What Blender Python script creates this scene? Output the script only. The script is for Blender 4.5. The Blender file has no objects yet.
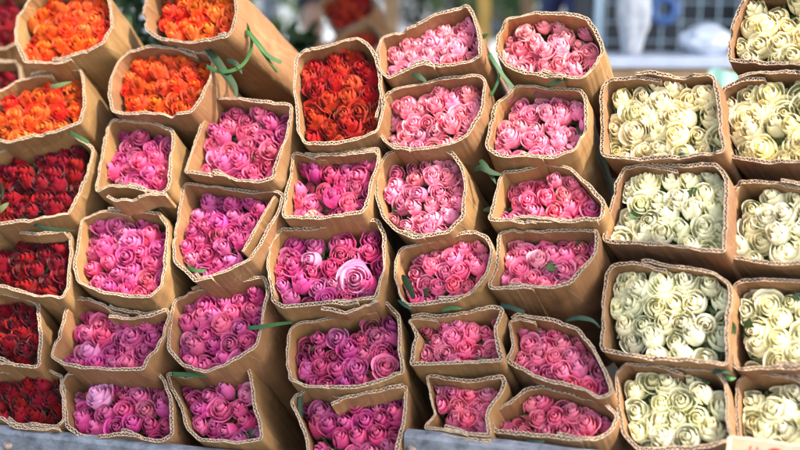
import bpy, math, random
import numpy as np
from mathutils import Vector, Matrix, noise

random.seed(7)
rng = np.random.default_rng(11)
SC = bpy.context.scene
COL = SC.collection
R = math.radians

# ------------------------------------------------------------------ camera
LENS, DIST, PITCH = 50.0, 2.0, R(15)
FPX = 800 * LENS / 36.0
O = np.array([0.0, 0.0, 1.10])
FWD = np.array([0.0, math.cos(PITCH), -math.sin(PITCH)])
RIGHT = np.array([1.0, 0.0, 0.0])
UP = np.array([0.0, math.sin(PITCH), math.cos(PITCH)])
CAM = O - FWD * DIST

def ray(px, py):
    return FWD + RIGHT * (px - 400) / FPX + UP * (225 - py) / FPX

def hit(px, py, p0, n):
    d = ray(px, py)
    return CAM + d * (np.dot(p0 - CAM, n) / np.dot(d, n))

def at(px, py, dist):
    return CAM + ray(px, py) * dist

FT, FY = R(15 + 15), R(14)           # the leaning front of the pile
NF = np.array([-math.sin(FY) * math.cos(FT), -math.cos(FY) * math.cos(FT), math.sin(FT)])

cam_d = bpy.data.cameras.new('camera')
cam = bpy.data.objects.new('camera', cam_d)
COL.objects.link(cam)
cam.location = CAM.tolist()
cam.rotation_euler = (R(90) - PITCH, 0, 0)
cam_d.lens = LENS
cam_d.sensor_width = 36
cam_d.clip_start = 0.02
cam_d.clip_end = 500
cam_d.dof.use_dof = True
cam_d.dof.focus_distance = 2.02
cam_d.dof.aperture_fstop = 1.6
SC.camera = cam

# ------------------------------------------------------------------ materials
def mat(name):
    m = bpy.data.materials.new(name)
    m.use_nodes = True
    nt = m.node_tree
    nt.nodes.clear()
    out = nt.nodes.new('ShaderNodeOutputMaterial')
    return m, nt, out

class NT:
    def __init__(s, nt): s.nt = nt
    def n(s, t, **kw):
        x = s.nt.nodes.new(t)
        for k, v in kw.items():
            if k.startswith('i_'):
                x.inputs[k[2:].replace('_', ' ')].default_value = v
            else:
                setattr(x, k, v)
        return x
    def l(s, a, b): s.nt.links.new(a, b)
    def math(s, op, a, b=None, clamp=False):
        x = s.n('ShaderNodeMath', operation=op); x.use_clamp = clamp
        for i, v in enumerate((a, b)):
            if v is None: continue
            if isinstance(v, (int, float)): x.inputs[i].default_value = v
            else: s.l(v, x.inputs[i])
        return x.outputs[0]
    def mix(s, f, a, b, mode='MIX'):
        x = s.n('ShaderNodeMix', data_type='RGBA', blend_type=mode)
        for i, v in ((0, f), (6, a), (7, b)):
            if isinstance(v, (int, float)): x.inputs[i].default_value = v
            elif isinstance(v, tuple): x.inputs[i].default_value = (*v, 1.0) if len(v) == 3 else v
            else: s.l(v, x.inputs[i])
        return x.outputs[2]
    def ramp(s, f, stops):
        x = s.n('ShaderNodeValToRGB')
        e = x.color_ramp.elements
        while len(e) < len(stops): e.new(0.5)
        for el, (p, c) in zip(e, stops):
            el.position = p; el.color = (*c, 1) if len(c) == 3 else c
        s.l(f, x.inputs[0])
        return x.outputs[0]

def plain(name, col, rough=0.6, metal=0.0, var=0.25, scale=18.0, bump=0.0, spec=0.5):
    m, nt, out = mat(name); g = NT(nt)
    tc = g.n('ShaderNodeTexCoord')
    nz = g.n('ShaderNodeTexNoise', i_Scale=scale, i_Detail=5.0, i_Roughness=0.6)
    g.l(tc.outputs['Object'], nz.inputs['Vector'])
    lo = tuple(c * (1 - var) for c in col); hi = tuple(min(1, c * (1 + var)) for c in col)
    c = g.ramp(nz.outputs['Fac'], [(0.3, lo), (0.7, hi)])
    b = g.n('ShaderNodeBsdfPrincipled', i_Roughness=rough, i_Metallic=metal)
    b.inputs['Specular IOR Level'].default_value = spec
    g.l(c, b.inputs['Base Color'])
    if bump:
        bp = g.n('ShaderNodeBump', i_Strength=bump, i_Distance=0.01)
        g.l(nz.outputs['Fac'], bp.inputs['Height']); g.l(bp.outputs[0], b.inputs['Normal'])
    g.l(b.outputs[0], out.inputs[0])
    return m

def kraft_material(name, tint=(1, 1, 1)):
    m, nt, out = mat(name); g = NT(nt)
    uv = g.n('ShaderNodeUVMap', uv_map='sheet')
    tc = g.n('ShaderNodeTexCoord')
    oi = g.n('ShaderNodeObjectInfo')
    sep = g.n('ShaderNodeSeparateXYZ'); g.l(uv.outputs[0], sep.inputs[0])
    # paper fibre streaks running with the flutes and soft blotches
    mp = g.n('ShaderNodeMapping'); mp.inputs['Scale'].default_value = (60, 22, 1)
    g.l(uv.outputs[0], mp.inputs[0])
    st = g.n('ShaderNodeTexNoise', i_Scale=1.0, i_Detail=6.0, i_Roughness=0.65); g.l(mp.outputs[0], st.inputs['Vector'])
    bl = g.n('ShaderNodeTexNoise', i_Scale=14.0, i_Detail=4.0, i_Roughness=0.55)
    off = g.n('ShaderNodeVectorMath', operation='ADD')
    cm = g.n('ShaderNodeCombineXYZ'); r10 = g.math('MULTIPLY', oi.outputs['Random'], 37.0)
    g.l(r10, cm.inputs[0]); g.l(tc.outputs['Object'], off.inputs[0]); g.l(cm.outputs[0], off.inputs[1])
    g.l(off.outputs[0], bl.inputs['Vector'])
    f1 = g.math('MULTIPLY', st.outputs['Fac'], 0.06)
    f2 = g.math('MULTIPLY', bl.outputs['Fac'], 1.04)
    f = g.math('ADD', f1, f2)
    c = g.ramp(f, [(0.30, (0.140, 0.068, 0.026)), (0.42, (0.200, 0.102, 0.040)), (0.62, (0.230, 0.122, 0.050)), (0.78, (0.29, 0.165, 0.073))])
    # each sheet of board has its own shade
    v = g.math('ADD', g.math('MULTIPLY', oi.outputs['Random'], 0.22), 0.89)
    hs = g.n('ShaderNodeHueSaturation'); g.l(v, hs.inputs['Value'])
    g.l(g.math('ADD', g.math('MULTIPLY', oi.outputs['Random'], 0.016), 0.492), hs.inputs['Hue'])
    g.l(c, hs.inputs['Color'])
    c2 = g.mix(1.0, hs.outputs[0], (*tint, 1.0), 'MULTIPLY')
    # small dark scuffs and water spots
    sp = g.n('ShaderNodeTexNoise', i_Scale=70.0, i_Detail=2.0); g.l(off.outputs[0], sp.inputs['Vector'])
    spf = g.ramp(sp.outputs['Fac'], [(0.66, (0, 0, 0)), (0.74, (1, 1, 1))])
    c3 = g.mix(g.math('MULTIPLY', spf, 0.35), c2, (0.2, 0.1, 0.045, 1))
    mv = g.n('ShaderNodeMapping'); mv.inputs['Scale'].default_value = (13, 5.5, 1); g.l(uv.outputs[0], mv.inputs[0])
    jit = g.n('ShaderNodeVectorMath', operation='ADD'); g.l(mv.outputs[0], jit.inputs[0])
    cj = g.n('ShaderNodeCombineXYZ'); g.l(g.math('ADD', r10, g.math('MULTIPLY', bl.outputs['Fac'], .5)), cj.inputs[0]); g.l(g.math('MULTIPLY', bl.outputs['Fac'], .8), cj.inputs[1])
    g.l(cj.outputs[0], jit.inputs[1])
    vo = g.n('ShaderNodeTexVoronoi', feature='DISTANCE_TO_EDGE', i_Scale=1.0); g.l(jit.outputs[0], vo.inputs['Vector'])
    cre = g.ramp(vo.outputs['Distance'], [(0.0, (1, 1, 1)), (0.035, (0, 0, 0))])
    c3 = g.mix(g.math('MULTIPLY', g.math('MULTIPLY', cre, bl.outputs['Fac']), .30), c3, (0.40, 0.27, 0.15, 1))
    sn = g.n('ShaderNodeTexNoise', i_Scale=6.5, i_Detail=3.0, i_Distortion=.6); g.l(off.outputs[0], sn.inputs['Vector'])
    stn = g.ramp(sn.outputs['Fac'], [(0.54, (0, 0, 0)), (0.57, (1, 1, 1))])
    c3 = g.mix(g.math('MULTIPLY', stn, .38), c3, (0.125, 0.062, 0.027, 1))
    b = g.n('ShaderNodeBsdfPrincipled', i_Roughness=0.62)
    b.inputs['Specular IOR Level'].default_value = 0.28
    g.l(c3, b.inputs['Base Color'])
    # flute ridges telegraphing through the liner
    wv = g.math('SINE', g.math('MULTIPLY', sep.outputs[0], 2 * math.pi / 0.009))
    h = g.math('ADD', g.math('SUBTRACT', g.math('MULTIPLY', wv, 0.03), g.math('MULTIPLY', cre, .35)), g.math('ADD', g.math('MULTIPLY', st.outputs['Fac'], 0.1), g.math('MULTIPLY', bl.outputs['Fac'], 1.2)))
    bp = g.n('ShaderNodeBump', i_Strength=0.35, i_Distance=0.004)
    g.l(h, bp.inputs['Height']); g.l(bp.outputs[0], b.inputs['Normal'])
    g.l(b.outputs[0], out.inputs[0])
    return m

def petal_material(name, tip, mid, base, outer, heart, heart_amt=0.5, transl=0.42, hue=0.02, val=0.25, sat=1.0, pale=(1, .85, .9), warm=(1, .3, .15), rag=.18):
    """petal colour attribute: R along the petal, G ring from heart to outside, B random per petal."""
    m, nt, out = mat(name); g = NT(nt)
    at_ = g.n('ShaderNodeAttribute', attribute_name='petal')
    sp = g.n('ShaderNodeSeparateColor'); g.l(at_.outputs['Color'], sp.inputs[0])
    oi = g.n('ShaderNodeObjectInfo')
    oc = g.n('ShaderNodeSeparateColor'); g.l(oi.outputs['Color'], oc.inputs[0])
    c = g.ramp(sp.outputs[0], [(0.0, base), (0.45, mid), (0.72, mid), (1.0, tip)])
    co = g.ramp(sp.outputs[0], [(0.0, base), (0.55, mid), (1.0, outer)])
    c = g.mix(sp.outputs[1], c, co)
    hf = g.math('MULTIPLY', g.math('SUBTRACT', 1.0, g.math('MULTIPLY', sp.outputs[1], 2.6), True), heart_amt)
    c = g.mix(hf, c, heart)
    c = g.mix(oc.outputs[0], c, pale)        # per-flower paleness
    c = g.mix(oc.outputs[1], c, warm)        # per-flower warm cast
    hs = g.n('ShaderNodeHueSaturation'); hs.inputs['Saturation'].default_value = sat
    g.l(g.math('ADD', 0.5 - hue, g.math('MULTIPLY', oi.outputs['Random'], 2 * hue)), hs.inputs['Hue'])
    vv = g.math('ADD', g.math('MULTIPLY', sp.outputs[2], val), g.math('MULTIPLY', oc.outputs[2], 1.0))
    g.l(g.math('ADD', vv, -val / 2), hs.inputs['Value'])
    g.l(c, hs.inputs['Color'])
    tc = g.n('ShaderNodeTexCoord')
    nz = g.n('ShaderNodeTexNoise', i_Scale=160.0, i_Detail=3.0); g.l(tc.outputs['Object'], nz.inputs['Vector'])
    c = g.mix(rag, hs.outputs[0], g.ramp(nz.outputs['Fac'], [(0.3, (0.55, 0.5, 0.5)), (0.7, (1, 1, 1))]), 'MULTIPLY')
    b = g.n('ShaderNodeBsdfPrincipled', i_Roughness=0.5)
    b.inputs['Specular IOR Level'].default_value = 0.3
    b.inputs['Sheen Weight'].default_value = 0.12
    b.inputs['Sheen Roughness'].default_value = 0.4
    g.l(c, b.inputs['Base Color'])
    bp = g.n('ShaderNodeBump', i_Strength=0.25, i_Distance=0.002)
    g.l(nz.outputs['Fac'], bp.inputs['Height']); g.l(bp.outputs[0], b.inputs['Normal'])
    t = g.n('ShaderNodeBsdfTranslucent'); g.l(c, t.inputs['Color'])
    mx = g.n('ShaderNodeMixShader', i_Fac=transl)
    g.l(b.outputs[0], mx.inputs[1]); g.l(t.outputs[0], mx.inputs[2])
    g.l(mx.outputs[0], out.inputs[0])
    return m

def leaf_material(name, a, b_, transl=0.3, rough=0.7):
    m, nt, out = mat(name); g = NT(nt)
    tc = g.n('ShaderNodeTexCoord'); oi = g.n('ShaderNodeObjectInfo')
    nz = g.n('ShaderNodeTexNoise', i_Scale=40.0, i_Detail=4.0); g.l(tc.outputs['Object'], nz.inputs['Vector'])
    c = g.mix(nz.outputs['Fac'], a, b_)
    hs = g.n('ShaderNodeHueSaturation'); g.l(c, hs.inputs['Color'])
    g.l(g.math('ADD', 0.75, g.math('MULTIPLY', oi.outputs['Random'], 0.5)), hs.inputs['Value'])
    b = g.n('ShaderNodeBsdfPrincipled', i_Roughness=rough); g.l(hs.outputs[0], b.inputs['Base Color'])
    t = g.n('ShaderNodeBsdfTranslucent'); g.l(hs.outputs[0], t.inputs['Color'])
    mx = g.n('ShaderNodeMixShader', i_Fac=transl)
    g.l(b.outputs[0], mx.inputs[1]); g.l(t.outputs[0], mx.inputs[2]); g.l(mx.outputs[0], out.inputs[0])
    return m

M = {}
M['kraft'] = kraft_material('kraft_board')
M['kraft_white'] = kraft_material('kraft_board_greyer', (0.92, 0.93, 1.06))
M['edge'] = plain('cut_board_edge', (0.34, 0.235, 0.15), 0.85, var=0.3, scale=160)
M['flute'] = plain('shaded_flute', (0.13, 0.072, 0.036), 0.9, var=0.25, scale=120)  # darkened so the open flute holes read as deep shade
M['magenta'] = petal_material('magenta_petal', (0.82, 0.27, 0.50), (0.62, 0.034, 0.22), (0.44, 0.015, 0.10), (0.72, 0.10, 0.32), (0.80, 0.18, 0.40), 0.35, hue=0.018, val=.3, pale=(0.90, 0.56, 0.74), warm=(0.90, 0.14, 0.18))
M['pink'] = petal_material('pink_petal', (0.94, 0.50, 0.65), (0.90, 0.105, 0.29), (0.70, 0.08, 0.16), (0.93, 0.29, 0.46), (0.90, 0.13, 0.31), 0.4, hue=0.014, val=.3, pale=(0.95, 0.68, 0.74), warm=(0.94, 0.36, 0.26))
M['white'] = petal_material('cream_petal', (0.98, 0.95, 0.84), (0.98, 0.935, 0.70), (0.97, 0.91, 0.56), (0.98, 0.94, 0.72), (0.98, 0.88, 0.60), 0.5, transl=.42, hue=0.010, val=0.06, pale=(0.97, 0.92, 0.86), warm=(0.90, 0.93, 0.56), rag=.05)
M['red'] = petal_material('red_petal', (0.185, 0.002, 0.008), (0.155, 0.0014, 0.006), (0.10, 0.001, 0.004), (0.24, 0.003, 0.010), (0.3, 0.005, 0.010), 0.4, hue=0.006, val=.3, transl=0.2, pale=(0.29, 0.006, 0.013), warm=(0.22, 0.003, 0.006))
M['orange'] = petal_material('orange_petal', (0.84, 0.17, 0.022), (0.78, 0.085, 0.012), (0.80, 0.24, 0.02), (0.76, 0.065, 0.016), (0.86, 0.26, 0.02), 0.75, hue=0.014, val=.45, pale=(0.88, 0.36, 0.10), warm=(0.66, 0.03, 0.014))
M['cream'] = petal_material('yellow_cream_petal', (0.98, 0.94, 0.76), (0.98, 0.90, 0.58), (0.97, 0.86, 0.44), (0.98, 0.91, 0.62), (0.98, 0.84, 0.44), 0.5, transl=.42, hue=0.010, val=0.06, pale=(0.98, 0.92, 0.82), warm=(0.96, 0.90, 0.50), rag=.05)
M['fire'] = petal_material('orange_red_petal', (0.62, 0.040, 0.02), (0.64, 0.05, 0.018), (0.74, 0.34, 0.08), (0.40, 0.012, 0.016), (0.74, 0.12, 0.02), 0.5, hue=0.008, val=.45, pale=(0.62, 0.20, 0.08), warm=(0.40, 0.012, 0.02))
M['leaf'] = leaf_material('rose_leaf', (0.0279, 0.0620, 0.0155), (0.0558, 0.1054, 0.0279))
M['pale_leaf'] = leaf_material('pale_leaf', (0.1031, 0.1425, 0.0375), (0.1875, 0.2100, 0.0675))
M['long_leaf'] = leaf_material('long_leaf', (0.0084, 0.0260, 0.0052), (0.0256, 0.0521, 0.0112))
M['tie'] = leaf_material('green_tie', (0.0139, 0.0632, 0.0093), (0.0372, 0.1004, 0.0167), 0.2, 0.6)
M['tie_dark'] = leaf_material('dark_green_tie', (0.0031, 0.0263, 0.0093), (0.0070, 0.0434, 0.0155), 0.2, 0.6)
M['stem'] = plain('stem_green', (0.06, 0.12, 0.03), 0.6)
M['red_ink'] = plain('red_ink', (0.62, 0.035, 0.02), 0.7, var=0.15, scale=90)
M['violet_ink'] = plain('violet_ink', (0.22, 0.05, 0.16), 0.7, var=0.15, scale=90)
M['dark_ink'] = plain('dark_ink', (0.10, 0.06, 0.05), 0.7, var=0.15, scale=90)

# ------------------------------------------------------------------ object helpers
def link(name, verts, faces, mats, parent=None, fmat=None, smooth=True):
    me = bpy.data.meshes.new(name)
    me.from_pydata(verts, [], faces)
    for m in (mats if isinstance(mats, (list, tuple)) else [mats]):
        me.materials.append(m)
    if fmat is not None:
        me.polygons.foreach_set('material_index', fmat)
    if smooth:
        me.polygons.foreach_set('use_smooth', [True] * len(me.polygons))
    me.update()
    o = bpy.data.objects.new(name, me)
    COL.objects.link(o)
    if parent: o.parent = parent
    return o

def empty(name, label, cat, loc, rot=None, group=None):
    o = bpy.data.objects.new(name, None)
    COL.objects.link(o)
    o.empty_display_size = 0.05
    if rot is not None:
        m = rot.to_4x4(); m.translation = Vector(loc); o.matrix_world = m
    else:
        o.location = loc
    o['label'] = label; o['category'] = cat
    if group: o['group'] = group
    return o

def tag(o, label, cat, group=None):
    o['label'] = label; o['category'] = cat
    if group: o['group'] = group
    return o

class MB:
    """collects boxes, tubes and lathes into one mesh"""
    def __init__(s): s.v, s.f, s.m = [], [], []
    def add(s, v, f, m=0):
        b = len(s.v); s.v += [tuple(x) for x in v]; s.f += [tuple(i + b for i in q) for q in f]; s.m += [m] * len(f)
    def box(s, lo, hi, m=0, bev=0.0, rot=None, org=(0, 0, 0)):
        import bmesh
        bm = bmesh.new(); bmesh.ops.create_cube(bm, size=1)
        c = [(a + b) / 2 for a, b in zip(lo, hi)]; d = [b - a for a, b in zip(lo, hi)]
        for v in bm.verts: v.co = Vector([v.co[i] * d[i] + c[i] for i in range(3)])
        if bev: bmesh.ops.bevel(bm, geom=bm.edges[:], offset=bev, segments=2, affect='EDGES', profile=0.5)
        if rot is not None:
            for v in bm.verts: v.co = rot @ v.co + Vector(org)
        bm.verts.index_update()
        s.add([v.co[:] for v in bm.verts], [[v.index for v in f.verts] for f in bm.faces], m); bm.free()
    def tube(s, pts, rad, n=10, m=0):
        pts = [Vector(p) for p in pts]; k = len(pts)
        rad = rad if isinstance(rad, (list, tuple)) else [rad] * k
        vs, fs = [], []
        ref = Vector((0.31, 0.2, 0.93))
        for i, p in enumerate(pts):
            t = (pts[min(i + 1, k - 1)] - pts[max(i - 1, 0)]).normalized()
            a = t.cross(ref)
            if a.length < 1e-3: a = t.cross(Vector((1, 0, 0)))
            a.normalize(); b = t.cross(a)
            for j in range(n):
                an = 2 * math.pi * j / n
                vs.append(p + (a * math.cos(an) + b * math.sin(an)) * rad[i])
        for i in range(k - 1):
            for j in range(n):
                fs.append((i * n + j, i * n + (j + 1) % n, (i + 1) * n + (j + 1) % n, (i + 1) * n + j))
        fs.append(tuple(range(n))[::-1]); fs.append(tuple((k - 1) * n + j for j in range(n)))
        s.add(vs, fs, m)
    def build(s, name, mats, parent=None, smooth=False):
        return link(name, s.v, s.f, mats, parent, s.m, smooth)

# ------------------------------------------------------------------ rose bloom meshes
def rose_mesh(name, seed, openness=0.5, n_pet=16, wide=1.0, height=1.0, ruffle=1.0, point=0.0):
    """a bloom of broad overlapping petals wrapped round a coiled heart; about 5 cm wide, base at z=0."""
    r = random.Random(seed)
    V, F, C, FM = [], [], [], []
    NS, NTT = 17, 12
    n_heart = 4
    ang = r.uniform(0, 6.28); top_r = 0
    for i in range(n_pet):
        a = i / (n_pet - 1)
        heart = i < n_heart
        ang += R(125 if heart else 137.5) + r.uniform(-.22, .22)
        th0 = ang
        if heart: Ri = 0.0020 + 0.0017 * i
        else: Ri = 0.0088 + (0.0112 * wide) * ((i - n_heart + .5) / (n_pet - n_heart)) ** .9
        Ri *= r.uniform(.96, 1.04)
        half = R(165 - 12 * i) if heart else (R(74 - 8 * a) if n_pet < 17 else R(92 - 14 * a))
        hh = 0.0440 - 0.0010 * max(0, 2 - i) if heart else 0.0446 - (0.0020 + 0.0095 * (.45 + openness)) * a ** 1.5
        hh *= height * r.uniform(.975, 1.02)
        lean = 0.0 if heart else 0.0070 * a ** 1.6 * openness * r.uniform(.5, 1.3)
        curl = (0.0003 if heart else 0.0040 * (0.15 + .85 * a) * (0.25 + .75 * openness)) * r.uniform(.6, 1.35)
        close = (.36 if heart else .44 * (1 - a) ** .8 + .20 * (1 - openness)) * r.uniform(.85, 1.12)
        # every petal's lip stays outside the one it wraps
        if i: close = max(.04, min(close, 1 - (top_r + (.0010 if heart else .0013)) / Ri))
        top_r = Ri * (1 - close)
        spiral = 0.22 * Ri + .0003 if heart else 0.03 * Ri + .0006
        base = len(V)
        ph = r.uniform(0, 6.28); rb = r.random(); skew = r.uniform(-.5, .5)
        notch = r.uniform(-.0006, .0016) * ruffle
        lop = r.uniform(-.35, .35)
        for jt in range(NTT):
            t = jt / (NTT - 1)
            for js in range(NS):
                s_ = -1 + 2 * js / (NS - 1)
                wd = 0.50 + 0.50 * math.sin(min(1, t / 0.55) * math.pi / 2)
                wd *= 1 - (.0 if heart else .07) * max(0, (t - .72) / .28) ** 2.2      # rounded upper corners
                th = th0 + half * wd * s_
                top = hh * (1 - (.02 if heart else .15) * abs(s_) ** 3 + skew * s_ * (.012 if heart else .028))
                z = t * top
                prof = 0.36 + 0.64 * math.sin(min(1, t / 0.56) * math.pi / 2)
                prof *= 1 - close * max(0, (t - .48) / .52) ** 1.5
                rad = Ri * prof + lean * t ** 1.5 + spiral * s_ * (0.3 + .7 * t)
                k = max(0, (t - 0.74) / 0.26)
                edge = 1.0 + lop * s_ - .45 * s_ * s_
                rad += curl * k ** 1.6 * edge
                z -= curl * 0.85 * k ** 2.3 * edge
                z -= notch * max(0, 1 - (s_ / .3) ** 2) * k
                rad += ruffle * 0.0007 * (0.2 + a) * math.sin(s_ * 4.2 + ph) * t ** 2
                z += ruffle * 0.0005 * (0.2 + a) * math.sin(s_ * 5.1 + ph * 1.7) * t ** 2
                z += point * 0.0022 * k * (1 - abs(s_))
                V.append((rad * math.cos(th), rad * math.sin(th), z))
                C.append((t, a, rb, 1))
        for jt in range(NTT - 1):
            for js in range(NS - 1):
                q = base + jt * NS + js
                F.append((q, q + 1, q + NS + 1, q + NS)); FM.append(0)
    # sepals and stem
    for k in range(5):
        th = k * R(72) + .3; base = len(V)
        for t, w in ((0, .004), (.4, .0045), (.8, .002), (1, .0003)):
            rr = 0.007 + 0.016 * t * wide; z = -0.002 + 0.014 * t * (1 - .2 * t)
            for s_ in (-1, 1):
                V.append((rr * math.cos(th) - s_ * w * math.sin(th), rr * math.sin(th) + s_ * w * math.cos(th), z)); C.append((t, 1, .5, 1))
        for j in range(3):
            q = base + 2 * j; F.append((q, q + 1, q + 3, q + 2)); FM.append(1)
    base = len(V)
    for z, rr in ((0.004, .008), (-0.004, .0065), (-0.012, .003), (-0.13, .0026)):
        for k in range(7):
            an = 2 * math.pi * k / 7; V.append((rr * math.cos(an), rr * math.sin(an), z)); C.append((0, 1, .5, 1))
    for j in range(3):
        for k in range(7):
            F.append((base + j * 7 + k, base + j * 7 + (k + 1) % 7, base + (j + 1) * 7 + (k + 1) % 7, base + (j + 1) * 7 + k)); FM.append(1)
    me = bpy.data.meshes.new(name)
    me.from_pydata(V, [], F)
    me.materials.append(M['magenta']); me.materials.append(M['stem'])
    me.polygons.foreach_set('material_index', FM)
    me.polygons.foreach_set('use_smooth', [True] * len(F))
    ca = me.color_attributes.new('petal', 'FLOAT_COLOR', 'POINT')
    ca.data.foreach_set('color', np.array(C, dtype=np.float32).ravel())
    me.update()
    return me

TIGHT = [rose_mesh('rose', 100 + i, 0.05 + .06 * i, 9, 0.90, 1.08, .7) for i in range(4)]
MID = [rose_mesh('rose', 200 + i, 0.22 + .085 * i, 10 + i // 3, 1.0, 1.0, 1.1) for i in range(8)]
WIDE = [rose_mesh('rose', 300 + i, 0.75 + .10 * i, 14, 1.08, .96, 1.3) for i in range(4)]
FRILL = [rose_mesh('rose', 400 + i, 0.45 + .12 * i, 13, 1.0, .97, 2.8, 1.0) for i in range(4)]
GARDEN = [rose_mesh('rose', 500 + i, .85, 16, 1.2, .96, 1.4) for i in range(2)]

_rose_cache = {}
def rose_data(me, kind):
    """the same bloom shape carrying another petal colour"""
    key = (me.name, kind)
    if key not in _rose_cache:
        c = me.copy(); c.materials[0] = M[kind]; _rose_cache[key] = c
    return _rose_cache[key]

def leaf_mesh(name, L, W, m, fold=.25, bend=.3, seed=0):
    r = random.Random(seed); V, F = [], []
    n = 10
    for i in range(n + 1):
        t = i / n
        w = W * math.sin(math.pi * min(.98, t * .93 + .04)) ** .8
        y = L * t; z = -bend * L * t * t
        for s_ in (-1, -.5, 0, .5, 1):
            V.append((w * s_ + .002 * math.sin(t * 14 + s_), y, z + abs(s_) * w * fold + .0012 * math.sin(t * 30 + s_ * 2)))
    for i in range(n):
        for j in range(4):
            q = i * 5 + j; F.append((q, q + 1, q + 6, q + 5))
    me = bpy.data.meshes.new(name); me.from_pydata(V, [], F); me.materials.append(m)
    me.polygons.foreach_set('use_smooth', [True] * len(F)); me.update()
    return me
LEAVES = [leaf_mesh('leaf', .042 + .006 * i, .013, M['leaf'], .3, .25 + .1 * i, i) for i in range(3)]
PALE_LEAF = leaf_mesh('leaf', .045, .014, M['pale_leaf'], .3, .3, 5)

# ------------------------------------------------------------------ cardboard sleeve
def round_poly(P, rad=0.0075, step=0.0015):
    P = np.array(P); n = len(P); pts = []
    for i in range(n):
        a, b, c = P[i - 1], P[i], P[(i + 1) % n]
        la, lc = np.linalg.norm(a - b), np.linalg.norm(c - b)
        ra, rc = min(rad, .42 * la), min(rad, .42 * lc)
        p0 = b + (a - b) / la * ra; p2 = b + (c - b) / lc * rc
        for t in np.linspace(0, 1, 7):
            pts.append((1 - t) ** 2 * p0 + 2 * t * (1 - t) * b + t * t * p2)
    pts = np.array(pts)
    d = np.linalg.norm(np.roll(pts, -1, 0) - pts, axis=1)
    keep = d > 1e-6; pts = pts[keep]
    d = np.linalg.norm(np.roll(pts, -1, 0) - pts, axis=1)
    cum = np.concatenate([[0], np.cumsum(d)]); L = cum[-1]
    return pts, cum, L

def make_path(P, seam, flip, step=0.0015):
    pts, cum, L = round_poly(P)
    area = 0.5 * np.sum(pts[:, 0] * np.roll(pts[:, 1], -1) - np.roll(pts[:, 0], -1) * pts[:, 1])
    if area < 0:
        pts = pts[::-1]
        d = np.linalg.norm(np.roll(pts, -1, 0) - pts, axis=1); cum = np.concatenate([[0], np.cumsum(d)])
    closed = np.vstack([pts, pts[:1]])
    def ev(s):
        s = np.mod(s, L)
        return np.stack([np.interp(s, cum, closed[:, 0]), np.interp(s, cum, closed[:, 1])], -1)
    k = np.argmin(np.linalg.norm(pts - np.array(seam), axis=1)); s0 = cum[k]
    ov = 0.022
    n = int((L + 2 * ov) / step)
    s = np.linspace(-ov, L + ov, n)
    if flip: s = s[::-1]
    p = ev(s + s0)
    e = 0.002
    tg = ev(s + s0 + e) - ev(s + s0 - e); tg /= np.linalg.norm(tg, axis=1)[:, None] + 1e-9
    nr = np.stack([tg[:, 1], -tg[:, 0]], -1)
    arc = np.abs(s - s[0])
    # one end of the sheet tucks inside the other
    q = np.clip(1 - arc / 0.055, 0, 1); q = q * q * (3 - 2 * q)
    q2 = np.clip(1 - (arc[-1] - arc) / 0.055, 0, 1); q2 = q2 * q2 * (3 - 2 * q2)
    p = p - nr * (q * 0.0085)[:, None] + nr * (q2 * 0.0025)[:, None]
    return p, nr, arc, q, q2

def fbm(x, y, z): return noise.noise(Vector((x, y, z)))

class Sleeve: pass

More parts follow.
